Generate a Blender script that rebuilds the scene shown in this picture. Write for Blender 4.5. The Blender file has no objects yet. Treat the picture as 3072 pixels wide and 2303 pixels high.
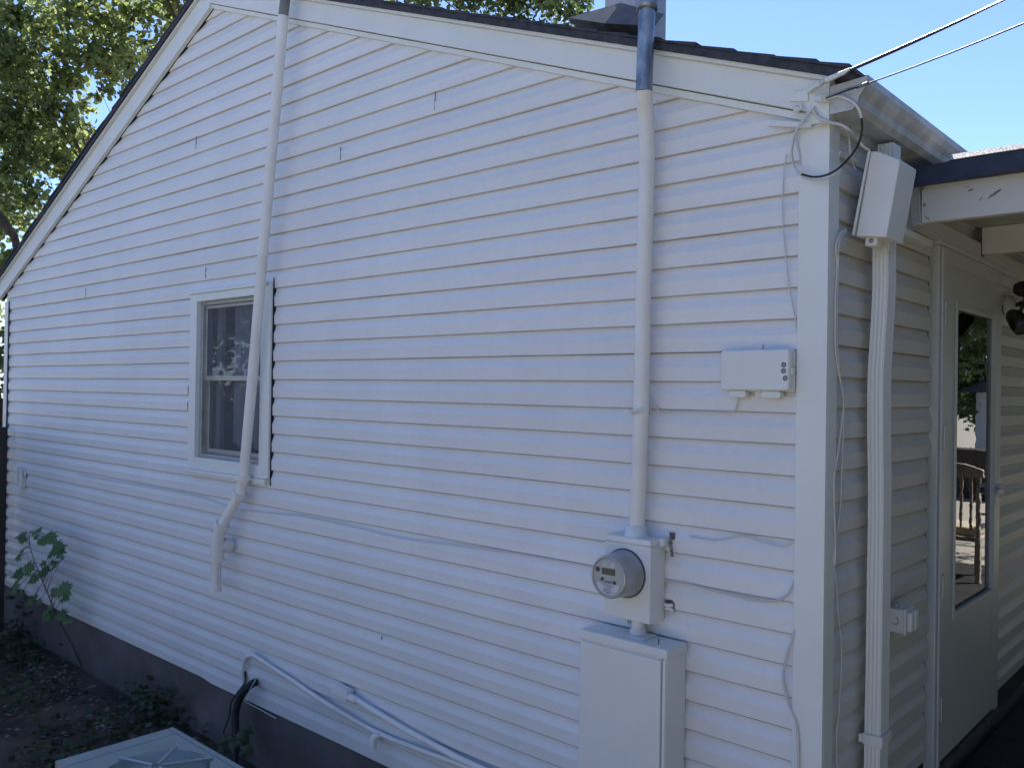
import bpy, bmesh, math, random
import numpy as np
from mathutils import Vector, Matrix, noise
R = math.radians
random.seed(7)
rng = np.random.default_rng(7)
scn = bpy.context.scene
COL = scn.collection

# ------------------------------------------------------------------ camera, sky, sun, exposure
cd = bpy.data.cameras.new('camera'); cam = bpy.data.objects.new('camera', cd); COL.objects.link(cam)
CYAW, CPIT, CROL, CF = 0.736338, 0.008048, 0.015566, 2589.79
ax = Vector((-math.sin(CYAW)*math.cos(CPIT), math.cos(CYAW)*math.cos(CPIT), math.sin(CPIT)))
r0 = Vector((math.cos(CYAW), math.sin(CYAW), 0)); u0 = r0.cross(ax)
rv = r0*math.cos(CROL) + u0*math.sin(CROL); uv = -r0*math.sin(CROL) + u0*math.cos(CROL)
M = Matrix((rv, uv, -ax)).transposed().to_4x4(); M.translation = Vector((1.09059, -2.67322, 2.25))
cam.matrix_world = M
cd.sensor_width = 36; cd.lens = CF/3072*36; cd.clip_start = .05; cd.clip_end = 2000
scn.camera = cam

SUN = Vector((-.42, .45, .80)).normalized()
w = bpy.data.worlds.new('World'); scn.world = w; w.use_nodes = True
nt = w.node_tree; bg = nt.nodes['Background']
sky = nt.nodes.new('ShaderNodeTexSky'); sky.sky_type = 'NISHITA'; sky.sun_disc = False
sky.sun_elevation = math.asin(SUN.z); sky.sun_rotation = math.atan2(SUN.x, SUN.y)
sky.air_density = .8; sky.dust_density = .1; sky.ozone_density = 3.0; sky.altitude = 300
tint = nt.nodes.new('ShaderNodeMixRGB'); tint.blend_type = 'MULTIPLY'; tint.inputs[0].default_value = 1; tint.inputs[2].default_value = (.86, .89, 1.05, 1)
nt.links.new(sky.outputs[0], tint.inputs[1]); nt.links.new(tint.outputs[0], bg.inputs[0]); bg.inputs[1].default_value = .113
ld = bpy.data.lights.new('sun', 'SUN'); ld.energy = 5.0; ld.angle = R(.5); ld.color = (1, .95, .87)
lo = bpy.data.objects.new('sun', ld); COL.objects.link(lo)
lo.rotation_euler = SUN.to_track_quat('Z', 'Y').to_euler(); lo.location = (0, 20, 30)
vs = scn.view_settings; vs.view_transform = 'Standard'; vs.look = 'None'; vs.exposure = 1.2; vs.gamma = 1

# ------------------------------------------------------------------ materials
def mat(name, col, rough=.5, metal=0, noise_amt=0, noise_scale=8, col2=None, bump=0, bump_scale=60, spec=.5, stretch=None, detail=4):
    m = bpy.data.materials.new(name); m.use_nodes = True
    n = m.node_tree.nodes; l = m.node_tree.links; b = n['Principled BSDF']
    b.inputs['Base Color'].default_value = (*col, 1); b.inputs['Roughness'].default_value = rough
    b.inputs['Metallic'].default_value = metal; b.inputs['Specular IOR Level'].default_value = spec
    tc = n.new('ShaderNodeTexCoord'); src = tc.outputs['Object']
    if stretch:
        mp = n.new('ShaderNodeMapping'); mp.inputs['Scale'].default_value = stretch
        l.new(src, mp.inputs[0]); src = mp.outputs[0]
    if noise_amt or col2:
        t = n.new('ShaderNodeTexNoise'); t.inputs['Scale'].default_value = noise_scale; t.inputs['Detail'].default_value = detail
        l.new(src, t.inputs['Vector'])
        rp = n.new('ShaderNodeValToRGB'); rp.color_ramp.elements[0].position = .35; rp.color_ramp.elements[1].position = .65
        c2 = col2 or tuple(c*(1-noise_amt) for c in col)
        rp.color_ramp.elements[0].color = (*c2, 1); rp.color_ramp.elements[1].color = (*col, 1)
        l.new(t.outputs['Fac'], rp.inputs[0]); l.new(rp.outputs[0], b.inputs['Base Color'])
    if bump:
        t2 = n.new('ShaderNodeTexNoise'); t2.inputs['Scale'].default_value = bump_scale; t2.inputs['Detail'].default_value = 3
        l.new(src, t2.inputs['Vector'])
        bp = n.new('ShaderNodeBump'); bp.inputs['Strength'].default_value = bump; bp.inputs['Distance'].default_value = .004
        l.new(t2.outputs['Fac'], bp.inputs['Height']); l.new(bp.outputs[0], b.inputs['Normal'])
    return m

MT = {}
MT['siding'] = mat('siding_paint', (.785, .775, .765), .5, noise_scale=1.6, noise_amt=.06, bump=.25, bump_scale=45, stretch=(.35, 1, 1))
def weather(m, axis):
    n = m.node_tree.nodes; l = m.node_tree.links; b = n['Principled BSDF']; src = b.inputs['Base Color'].links[0].from_socket
    tc = n.new('ShaderNodeTexCoord'); geo = n.new('ShaderNodeNewGeometry'); sp = n.new('ShaderNodeSeparateXYZ'); l.new(geo.outputs['Position'], sp.inputs[0])
    # each course of siding a slightly different white, panels about 3.6 m long
    def math_(op, a, b_=None):
        q = n.new('ShaderNodeMath'); q.operation = op
        for i, v in enumerate((a, b_)):
            if v is None: continue
            if isinstance(v, (int, float)): q.inputs[i].default_value = v
            else: l.new(v, q.inputs[i])
        return q.outputs[0]
    row = math_('FLOOR', math_('DIVIDE', math_('SUBTRACT', sp.outputs['Z'], 2.2933-40*.1016 - .002), .2032))
    colx = math_('FLOOR', math_('ADD', math_('DIVIDE', sp.outputs[axis], 3.6), math_('MULTIPLY', row, .37)))
    cmb = n.new('ShaderNodeCombineXYZ'); l.new(row, cmb.inputs[0]); l.new(colx, cmb.inputs[1])
    wn = n.new('ShaderNodeTexWhiteNoise'); wn.noise_dimensions = '2D'; l.new(cmb.outputs[0], wn.inputs['Vector'])
    k1 = math_('ADD', math_('MULTIPLY', wn.outputs['Value'], .035), .975)
    # broad weather stains, stretched down the wall
    mp = n.new('ShaderNodeMapping'); mp.inputs['Scale'].default_value = (2.6, 2.6, .55); l.new(geo.outputs['Position'], mp.inputs[0])
    t1 = n.new('ShaderNodeTexNoise'); t1.inputs['Scale'].default_value = 1.0; t1.inputs['Detail'].default_value = 6; t1.inputs['Roughness'].default_value = .65; l.new(mp.outputs[0], t1.inputs['Vector'])
    t2 = n.new('ShaderNodeTexNoise'); t2.inputs['Scale'].default_value = 34; t2.inputs['Detail'].default_value = 4; l.new(geo.outputs['Position'], t2.inputs['Vector'])
    k2 = math_('ADD', math_('MULTIPLY', t1.outputs['Fac'], .16), .92); k3 = math_('ADD', math_('MULTIPLY', t2.outputs['Fac'], .08), .96)
    k = math_('MULTIPLY', math_('MULTIPLY', k1, k2), k3)
    vm = n.new('ShaderNodeVectorMath'); vm.operation = 'SCALE'; l.new(src, vm.inputs[0]); l.new(k, vm.inputs['Scale'])
    # splashed soil on the lowest courses
    t3 = n.new('ShaderNodeTexNoise'); t3.inputs['Scale'].default_value = 7; t3.inputs['Detail'].default_value = 6; l.new(geo.outputs['Position'], t3.inputs['Vector'])
    mr = n.new('ShaderNodeMapRange'); mr.inputs[1].default_value = .95; mr.inputs[2].default_value = .40; mr.inputs[3].default_value = 0; mr.inputs[4].default_value = .30; l.new(sp.outputs['Z'], mr.inputs[0])
    mx = n.new('ShaderNodeMixRGB'); l.new(math_('MULTIPLY', mr.outputs[0], t3.outputs['Fac']), mx.inputs[0]); l.new(vm.outputs[0], mx.inputs[1]); mx.inputs[2].default_value = (.33, .29, .25, 1)
    l.new(mx.outputs[0], b.inputs['Base Color'])
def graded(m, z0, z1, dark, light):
    # dirt and painted underside shade at the laps, darker low on the wall
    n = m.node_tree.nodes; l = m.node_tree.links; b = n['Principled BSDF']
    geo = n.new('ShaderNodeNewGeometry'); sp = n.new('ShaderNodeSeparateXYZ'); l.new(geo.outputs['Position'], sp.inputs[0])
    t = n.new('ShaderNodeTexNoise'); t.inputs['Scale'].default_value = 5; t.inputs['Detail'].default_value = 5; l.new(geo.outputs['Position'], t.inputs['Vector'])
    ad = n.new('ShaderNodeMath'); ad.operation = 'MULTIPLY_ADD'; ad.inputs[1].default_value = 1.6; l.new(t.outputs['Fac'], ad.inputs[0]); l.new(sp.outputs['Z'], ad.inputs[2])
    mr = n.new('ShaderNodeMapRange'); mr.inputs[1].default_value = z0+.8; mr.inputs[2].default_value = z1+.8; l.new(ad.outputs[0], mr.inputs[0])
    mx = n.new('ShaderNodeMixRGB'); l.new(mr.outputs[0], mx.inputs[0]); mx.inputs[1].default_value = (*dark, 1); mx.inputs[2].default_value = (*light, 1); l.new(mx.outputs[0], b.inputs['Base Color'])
weather(MT['siding'], 'X')
MT['lap_shade_dirt'] = mat('siding_lap_shade_dirt', (.32, .27, .24), .8, noise_scale=9, col2=(.50, .45, .41), stretch=(1, 1, .3))  # lap lip colour: underside shade painted in together with dirt
MT['shaded_siding'] = mat('siding_paint_porch_shade', (.66, .64, .60), .5, noise_scale=2, noise_amt=.06, bump=.25, bump_scale=45)  # same paint as the gable, porch shade put into the darker colour
weather(MT['shaded_siding'], 'Y')
graded(MT['lap_shade_dirt'], 1.2, 3.4, (.24, .205, .185), (.62, .57, .53))
MT['trim'] = mat('white_trim_paint', (.775, .785, .745), .45, noise_scale=3, noise_amt=.05, bump=.25, bump_scale=160)
MT['rake'] = mat('rake_paint', (.775, .785, .745), .5, noise_scale=4, noise_amt=.05, bump=.5, bump_scale=220)
MT['pipe'] = mat('painted_pipe', (.82, .79, .74), .5, noise_scale=5, noise_amt=.1, bump=.2, bump_scale=90)
MT['greypvc'] = mat('grey_pipe', (.22, .2, .19), .6, noise_scale=9, noise_amt=.2)
MT['galv'] = mat('galvanised_steel', (.34, .37, .4), .42, .75, noise_scale=30, col2=(.17, .19, .22), bump=.15, bump_scale=80, stretch=(1, 1, .5))
MT['box'] = mat('painted_box', (.75, .75, .715), .42, noise_scale=6, noise_amt=.05, bump=.12, bump_scale=260)
MT['shingle'] = mat('dark_shingle', (.034, .037, .05), .9, noise_scale=30, col2=(.062, .064, .08), bump=.8, bump_scale=140)
MT['dark'] = mat('dark_gap', (.012, .012, .014), .9)
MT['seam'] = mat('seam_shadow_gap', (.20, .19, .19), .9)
MT['chip'] = mat('worn_paint', (.34, .33, .30), .9, noise_scale=60, noise_amt=.6)
MT['sheath'] = mat('sheathing', (.05, .045, .04), .9)
MT['found'] = mat('foundation_paint', (.14, .125, .125), .85, noise_scale=2.6, col2=(.085, .08, .075), bump=.5, bump_scale=50)
MT['alu'] = mat('mill_aluminium', (.48, .48, .46), .4, .6, noise_scale=12, noise_amt=.15)
MT['gutter'] = mat('gutter_enamel', (.60, .60, .585), .4, noise_scale=14, col2=(.42, .42, .41), bump=.15, bump_scale=120)
MT['wood_white'] = mat('weathered_white_wood', (.64, .63, .60), .7, noise_scale=6, noise_amt=.08, bump=.4, bump_scale=40, stretch=(.25, 1, 1))
MT['wood_bare'] = mat('bare_grey_wood', (.12, .11, .10), .9, noise_scale=20, noise_amt=.4)
MT['ceiling'] = mat('porch_ceiling_paint', (.46, .47, .42), .7, noise_scale=3, noise_amt=.08)
MT['membrane'] = mat('roof_membrane', (.03, .042, .075), .6, noise_scale=20, noise_amt=.3)
MT['granule'] = mat('roof_granules', (.68, .67, .64), .7, noise_scale=170, col2=(.16, .16, .17), detail=1)
MT['deck'] = mat('deck_boards', (.022, .018, .016), .85, noise_scale=6, noise_amt=.5, bump=.4, bump_scale=30)
MT['fence'] = mat('fence_stain', (.055, .045, .038), .85, noise_scale=10, noise_amt=.45, bump=.5, bump_scale=30, stretch=(1, 1, .15))
MT['door'] = mat('door_enamel', (.55, .57, .545), .4, noise_scale=2, noise_amt=.05)
MT['cable'] = mat('white_cable', (.60, .58, .55), .5)
MT['paintcable'] = mat('painted_cable', (.62, .61, .61), .5)
MT['blackcable'] = mat('black_cable', (.015, .016, .02), .45)
MT['foam'] = mat('black_foam', (.016, .017, .024), .7, noise_scale=30, noise_amt=.4, bump=.4, bump_scale=60)
MT['metercan'] = mat('meter_housing', (.44, .44, .43), .3, .35, noise_scale=12, noise_amt=.2)
MT['meterface'] = mat('meter_face', (.36, .38, .38), .25)
MT['label'] = mat('label_white', (.55, .56, .60), .35)
MT['lcd'] = mat('lcd', (.02, .025, .03), .2)
MT['ink'] = mat('ink', (.05, .05, .07), .5)
MT['rust'] = mat('rusted_steel', (.15, .12, .11), .7, .2, noise_scale=60, noise_amt=.5)
MT['steel'] = mat('screw_steel', (.3, .3, .32), .35, .8)
MT['acpaint'] = mat('condenser_paint', (.33, .375, .33), .5, noise_scale=8, noise_amt=.12, bump=.1)
MT['acwire'] = mat('condenser_guard', (.40, .44, .42), .45, .3)
MT['flue'] = mat('white_stack_paint', (.50, .49, .49), .6, noise_scale=12, noise_amt=.12, bump=.4, bump_scale=60)
MT['flash'] = mat('grey_flashing', (.15, .15, .155), .8, noise_scale=25, noise_amt=.25)
MT['curtain'] = mat('lace_curtain', (.75, .76, .80), .9, noise_scale=5, noise_amt=.3, stretch=(1, 1, .4))
MT['bark'] = mat('bark', (.055, .045, .035), .95, noise_scale=14, noise_amt=.5, bump=.8, bump_scale=20)
MT['stem'] = mat('plant_stem', (.03, .035, .02), .7)
MT['litter'] = mat('dead_leaves', (.30, .21, .16), .9, noise_scale=7, noise_amt=.75)
MT['chairwood'] = mat('chair_wood', (.6, .48, .38), .6, noise_scale=10, noise_amt=.3)
MT['cushion'] = mat('chair_cushion', (.50, .42, .22), .9, noise_scale=16, col2=(.62, .55, .50))
MT['nbr'] = mat('neighbour_paint', (.7, .7, .68), .6)
MT['lampblack'] = mat('black_lamp_body', (.012, .012, .014), .4)
MT['lens'] = mat('lamp_lens', (.08, .08, .09), .15)

def leafmat(name, c1, c2, trans=.5):
    m = bpy.data.materials.new(name); m.use_nodes = True; n = m.node_tree.nodes; l = m.node_tree.links
    b = n['Principled BSDF']; out = n['Material Output']
    b.inputs['Roughness'].default_value = .45
    oi = n.new('ShaderNodeNewGeometry')
    rp = n.new('ShaderNodeValToRGB'); rp.color_ramp.elements[0].color = (*c1, 1); rp.color_ramp.elements[1].color = (*c2, 1)
    l.new(oi.outputs['Random Per Island'], rp.inputs[0]); l.new(rp.outputs[0], b.inputs['Base Color'])
    tr = n.new('ShaderNodeBsdfTranslucent')
    hs = n.new('ShaderNodeHueSaturation'); hs.inputs['Value'].default_value = 1.9; hs.inputs['Hue'].default_value = .485
    l.new(rp.outputs[0], hs.inputs['Color']); l.new(hs.outputs[0], tr.inputs[0])
    mx = n.new('ShaderNodeMixShader'); mx.inputs[0].default_value = trans
    l.new(b.outputs[0], mx.inputs[1]); l.new(tr.outputs[0], mx.inputs[2]); l.new(mx.outputs[0], out.inputs[0])
    return m
MT['leaf'] = leafmat('tree_leaf', (.05, .075, .028), (.20, .25, .09), .62)
MT['leaf2'] = leafmat('tree_leaf_b', (.03, .055, .02), (.08, .12, .04), .45)
MT['maple'] = leafmat('maple_leaf', (.07, .13, .045), (.12, .20, .075), .4)
MT['weed'] = leafmat('weed_leaf', (.022, .045, .018), (.06, .085, .035), .3)

def glassmat(name, tint=(.8, .85, .85), refl=1.0, ripple=0, body=None):
    m = bpy.data.materials.new(name); m.use_nodes = True; n = m.node_tree.nodes; l = m.node_tree.links
    out = n['Material Output']; n.remove(n['Principled BSDF'])
    g = n.new('ShaderNodeBsdfGlossy'); g.inputs['Roughness'].default_value = .0; g.inputs['Color'].default_value = (.95, .97, 1, 1)
    t = n.new('ShaderNodeBsdfTransparent'); t.inputs[0].default_value = (*tint, 1)
    fr = n.new('ShaderNodeFresnel'); fr.inputs[0].default_value = 1.6
    mu = n.new('ShaderNodeMath'); mu.operation = 'MULTIPLY'; mu.use_clamp = True; mu.inputs[1].default_value = refl
    mx = n.new('ShaderNodeMixShader'); l.new(fr.outputs[0], mu.inputs[0]); l.new(mu.outputs[0], mx.inputs[0])
    l.new(t.outputs[0], mx.inputs[1]); l.new(g.outputs[0], mx.inputs[2]); l.new(mx.outputs[0], out.inputs[0])
    if ripple:
        tc = n.new('ShaderNodeTexCoord'); tx = n.new('ShaderNodeTexNoise'); tx.inputs['Scale'].default_value = 9; tx.inputs['Detail'].default_value = 1
        mp = n.new('ShaderNodeMapping'); mp.inputs['Scale'].default_value = (1, 1, 3)
        l.new(tc.outputs['Object'], mp.inputs[0]); l.new(mp.outputs[0], tx.inputs['Vector'])
        bp = n.new('ShaderNodeBump'); bp.inputs['Strength'].default_value = ripple; bp.inputs['Distance'].default_value = .002
        l.new(tx.outputs['Fac'], bp.inputs['Height']); l.new(bp.outputs[0], g.inputs['Normal'])
    return m
MT['glass'] = glassmat('window_glass', (.93, .95, .98), .28)
def screenmat():
    m = bpy.data.materials.new('insect_screen'); m.use_nodes = True; n = m.node_tree.nodes; l = m.node_tree.links
    b = n['Principled BSDF']; b.inputs['Base Color'].default_value = (.16, .17, .19, 1); b.inputs['Roughness'].default_value = .8
    t = n.new('ShaderNodeBsdfTransparent'); mx = n.new('ShaderNodeMixShader'); mx.inputs[0].default_value = .28
    l.new(t.outputs[0], mx.inputs[1]); l.new(b.outputs[0], mx.inputs[2]); l.new(mx.outputs[0], n['Material Output'].inputs[0]); return m
MT['screen'] = screenmat()
MT['doorglass'] = glassmat('door_glass', (.5, .52, .52), 1.2, .05)

# ------------------------------------------------------------------ builders
class MB:
    def __init__(s): s.v = []; s.f = []; s.mi = []; s.cur = 0; s.sm = []
    def add(s, vs, fs, smooth=False):
        k = len(s.v); s.v += [tuple(map(float, a)) for a in vs]
        for f in fs: s.f.append(tuple(i+k for i in f)); s.mi.append(s.cur); s.sm.append(smooth)
        return s
    def box(s, a, b):
        x0, x1 = sorted((a[0], b[0])); y0, y1 = sorted((a[1], b[1])); z0, z1 = sorted((a[2], b[2]))
        return s.hexa([(x0,y0,z0),(x1,y0,z0),(x1,y1,z0),(x0,y1,z0),(x0,y0,z1),(x1,y0,z1),(x1,y1,z1),(x0,y1,z1)])
    def hexa(s, v):
        return s.add(v, [(0,3,2,1),(4,5,6,7),(0,1,5,4),(1,2,6,5),(2,3,7,6),(3,0,4,7)])
    def prism(s, poly, f0, f1):
        # poly: list of 2-tuples; f0/f1 map a 2-tuple to 3D for both caps
        n = len(poly); return s.add([f0(p) for p in poly] + [f1(p) for p in poly],
            [tuple(range(n-1, -1, -1)), tuple(range(n, 2*n))] + [(i, (i+1) % n, n+(i+1) % n, n+i) for i in range(n)])
    def tube(s, pts, r, n=10, caps=True, smooth=True, flat=1):
        P = [Vector(p) for p in pts]; m = len(P)
        rr = r if isinstance(r, (list, tuple)) else [r]*m
        T = [(P[min(i+1, m-1)] - P[max(i-1, 0)]).normalized() for i in range(m)]
        up = Vector((0, 0, 1)) if abs(T[0].z) < .9 else Vector((1, 0, 0))
        a = T[0].cross(up).normalized(); vs = []
        for i in range(m):
            a = (a - T[i]*a.dot(T[i])).normalized(); b = T[i].cross(a)
            for j in range(n):
                t = 2*math.pi*j/n; vs.append(P[i] + (a*math.cos(t) + b*math.sin(t)*flat)*rr[i])
        fs = [(i*n+j, i*n+(j+1) % n, (i+1)*n+(j+1) % n, (i+1)*n+j) for i in range(m-1) for j in range(n)]
        s.add(vs, fs, smooth)
        if caps:
            s.add(vs[:n], [tuple(range(n-1, -1, -1))]); s.add(vs[-n:], [tuple(range(n))])
        return s
    def cyl(s, a, b, r, n=20, r2=None):
        return s.tube([a, b], [r, r if r2 is None else r2], n)
    def lathe(s, o, axis, prof, n=36, smooth=True):
        # prof: list of (distance along axis, radius)
        o = Vector(o); A = Vector(axis).normalized(); up = Vector((0, 0, 1)) if abs(A.z) < .9 else Vector((1, 0, 0))
        u = A.cross(up).normalized(); w_ = A.cross(u); vs = []
        for d, r in prof:
            for j in range(n):
                t = 2*math.pi*j/n; vs.append(o + A*d + (u*math.cos(t) + w_*math.sin(t))*max(r, 1e-4))
        return s.add(vs, [(i*n+j, i*n+(j+1) % n, (i+1)*n+(j+1) % n, (i+1)*n+j) for i in range(len(prof)-1) for j in range(n)], smooth)
    def rot(s, piv, axis, ang):
        Mx = Matrix.Rotation(ang, 3, axis); p = Vector(piv); s.v = [tuple(Mx @ (Vector(q)-p) + p) for q in s.v]; return s
    def build(s, name, mats, parent=None, bevel=0, segs=2, kind=None):
        if not isinstance(mats, (list, tuple)): mats = [mats]
        o3 = Vector(BASE.get(parent.name, (0, 0, 0))) if parent else Vector((0, 0, 0))
        me = bpy.data.meshes.new(name); me.from_pydata([tuple(Vector(q)-o3) for q in s.v], [], s.f)
        me.polygons.foreach_set('material_index', s.mi); me.polygons.foreach_set('use_smooth', s.sm)
        for m in mats: me.materials.append(MT[m] if isinstance(m, str) else m)
        bm = bmesh.new(); bm.from_mesh(me)
        bmesh.ops.remove_doubles(bm, verts=bm.verts, dist=1e-6) if bevel else None
        bmesh.ops.recalc_face_normals(bm, faces=bm.faces) if bevel or len(s.f) < 4000 else None
        bm.to_mesh(me); bm.free()
        o = bpy.data.objects.new(name, me); COL.objects.link(o)
        if parent: o.parent = parent; BASE[o.name] = tuple(o3)
        if bevel:
            md = o.modifiers.new('bevel', 'BEVEL'); md.width = bevel; md.segments = segs; md.limit_method = 'ANGLE'; md.angle_limit = R(40)
        if kind: o['kind'] = kind
        return o
BASE = {}
def tag(o, label, cat, group=None):
    o['label'] = label; o['category'] = cat
    if group: o['group'] = group
    return o
def thing(name, loc, label, cat, group=None):
    o = bpy.data.objects.new(name, None); COL.objects.link(o); o.location = loc; o.empty_display_size = .1
    BASE[o.name] = tuple(loc); return tag(o, label, cat, group)
def top(mb, name, mats, label, cat, loc=None, bevel=0, group=None):
    # a thing that is one mesh, its origin at loc
    loc = Vector(loc) if loc else Vector(mb.v[0])
    mb.v = [tuple(Vector(q)-loc) for q in mb.v]
    o = mb.build(name, mats, None, bevel); o.location = loc; BASE[o.name] = tuple(loc)
    return tag(o, label, cat, group)
def spline(pts, n=8):
    P = [Vector(p) for p in pts]; P = [P[0]*2-P[1]] + P + [P[-1]*2-P[-2]]; out = []
    for i in range(1, len(P)-2):
        a, b, c, d = P[i-1:i+3]
        for k in range(n):
            t = k/n; out.append(.5*((2*b) + (c-a)*t + (2*a-5*b+4*c-d)*t*t + (3*b-a-3*c+d)*t**3))
    out.append(P[-2]); return out
def cable(name, pts, r, m, label, n=8, cat='cable', wob=.0015, group=None):
    q = spline(pts, n)
    q = [p + Vector((noise.noise(p*9), 0, noise.noise(p*9+Vector((5, 5, 5)))))*wob for p in q]
    return top(MB().tube(q, r, 8), name, m, label, cat, q[0], group=group)

# ------------------------------------------------------------------ siding
H = .1016; Z0 = 2.2933
YB = 5.4
APX, APZ = -3.86, 4.575; SR, SL = .3823, .4263          # apex of the siding and its two slopes
def rl(z): return APX - (APZ - z)/SL
def rr_(z): return APX + (APZ - z)/SR
PROF = [(.0145, .000, 1), (.0070, -.0006, 1), (.0035, .0002, 1), (.0016, .0028, 1), (.0012, .0038, 0), (.0004, .030, 0), (-.0008, .052, 0), (.0014, .0570, 0), (.0095, .078, 0), (.0140, .099, 0), (.0145, H, 0)]
def siding(mb, zs, segs, lim, mp, step=.11, seed=0, drop=None):
    for ci, zb in enumerate(zs):
        sag = noise.noise((seed, ci*3.1, .5))*.0012
        rj = random.Random(ci//2*7+int(seed)); j0 = -7.4 + rj.uniform(.3, 3.4); joints = [j0 + 3.66*q_ for q_ in range(5)]
        for (u0, u1) in segs(zb + H*.5):
            n = max(2, int((u1-u0)/step)); rows = []
            for (d, dz, mi) in PROF:
                z = zb + dz; lo, hi = lim(z); a, b = max(u0, lo), min(u1, hi)
                if b - a < .002: c = (max(u0, min(u1, (lo+hi)/2))); a, b = c-.001, c+.001
                row = []
                for i in range(n+1):
                    u = a + (b-a)*i/n
                    for jn in joints:
                        if abs(u-jn) < .5*(b-a)/n: u = jn + (.0008 if u > jn else -.0008)
                    wz = noise.noise((u*1.3+seed, ci*7.7, 0))*.0016 + noise.noise((u*5+seed, ci*3.3, 2))*.0006
                    pid = sum(1 for jn in joints if u > jn); wd = (.0008 if (pid+ci//2) % 2 else -.0006) + noise.noise((u*.8+seed, z*1.7, 9))*.0022 + noise.noise((u*4+seed, ci*5.1, 4))*.0007
                    zz = z + wz + sag
                    if drop and dz < .02: zz -= drop(u, ci)
                    row.append(mp(u, d + wd*(1 if dz > .008 else .6), zz))
                rows.append(row)
            k = len(mb.v)
            for r in rows: mb.v += [tuple(p) for p in r]
            for j in range(len(rows)-1):
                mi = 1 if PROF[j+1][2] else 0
                for i in range(n):
                    mb.f.append((k+j*(n+1)+i, k+j*(n+1)+i+1, k+(j+1)*(n+1)+i+1, k+(j+1)*(n+1)+i)); mb.mi.append(mi); mb.sm.append(False)
    return mb

# ================================================================== HOUSE
house = thing('house', (-3.7, 4.5, .1), 'white clapboard sided gable house with dark shingle roof', 'house')
WX0, WX1, WZ0, WZ1 = -4.05, -3.139, 1.745, 2.81           # opening in the siding for the window casing
def gsegs(z):
    if WZ0 < z < WZ1: return [(-7.42, WX0), (WX1, -.085)]
    return [(-7.42, -.085)]
def glim(z): return (rl(z)-.03, rr_(z)+.0)
zs = [Z0 + k*H for k in range(-18, 23)]
mb = siding(MB(), zs, gsegs, glim, lambda u, d, z: (u, d, z), drop=lambda u, ci: (.012 if u > -3.83 else 0) if ci == 0 else 0)
gw = mb.build('gable_wall', ['siding', 'lap_shade_dirt'], house)
# overlapping panel ends: thin dark slivers paint the gap shadow at each lap
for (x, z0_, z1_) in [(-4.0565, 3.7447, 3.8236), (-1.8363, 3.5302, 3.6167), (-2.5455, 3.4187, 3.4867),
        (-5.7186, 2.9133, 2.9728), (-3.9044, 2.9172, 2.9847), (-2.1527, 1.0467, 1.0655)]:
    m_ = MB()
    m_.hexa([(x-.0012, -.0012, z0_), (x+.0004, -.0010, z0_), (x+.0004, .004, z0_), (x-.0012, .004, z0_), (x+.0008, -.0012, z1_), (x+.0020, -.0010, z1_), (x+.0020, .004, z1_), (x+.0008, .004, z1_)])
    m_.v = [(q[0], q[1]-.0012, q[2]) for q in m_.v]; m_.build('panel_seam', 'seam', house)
# sheathing behind the siding, with the window opening left free
m_ = MB(); b0, b1 = .03, .12
def gp(poly): m_.prism(poly, lambda p: (p[0], b0, p[1]), lambda p: (p[0], b1, p[1]))
gp([(-7.40, .47), (WX0, .47), (WX0, rl(4.4) and APZ-(APX-WX0)*SL), (-7.40, APZ-(APX+7.40)*SL)])
gp([(WX0, .47), (WX1, .47), (WX1, WZ0), (WX0, WZ0)])
gp([(WX0, WZ1), (WX1, WZ1), (WX1, APZ-(WX1-APX)*SR), (APX, APZ), (WX0, APZ-(APX-WX0)*SL)])
gp([(WX1, .47), (-.03, .47), (-.03, APZ-(-.03-APX)*SR), (WX1, APZ-(WX1-APX)*SR)])
m_.build('sheathing', 'sheath', house)
# foundation
MB().box((-7.43, .015, -.3), (-.02, .25, .478)).build('foundation', 'found', house)
MB().box((-.25, .26, -.3), (-.02, YB, .66)).build('foundation', 'found', house)
MB().box((-7.43, .26, -.3), (-7.2, YB, .5)).build('foundation', 'found', house)
# far and left walls (plain clapboard, out of sight of the photograph)
MB().box((-7.42, .121, .479), (-7.34, YB, 3.02)).build('left_wall', 'siding', house)
MB().prism([(-7.33, .48), (-.12, .48), (-.12, 3.1), (APX, 4.55), (-7.33, 3.02)], lambda p: (p[0], YB-.1, p[1]), lambda p: (p[0], YB, p[1])).build('back_wall', 'siding', house)

# corner trims
PX0 = -.092
m_ = MB().box((PX0, -.012, .40), (.006, .0, 3.155)).box((-.006, .0003, .40), (.006, .072, 3.155)).box((PX0-.004, -.006, .40), (PX0-.0003, .010, 3.1))
m_.build('corner_trim', 'trim', house, .003)
m_ = MB().box((-7.452, -.012, .44), (-7.372, .0, 2.975)).box((-7.452, .0003, .44), (-7.44, .07, 2.975))
m_.build('corner_trim', 'trim', house, .003)
MB().box((-7.3715, -.007, .46), (-7.364, .0, 2.97)).build('corner_channel', 'dark', house)

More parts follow.
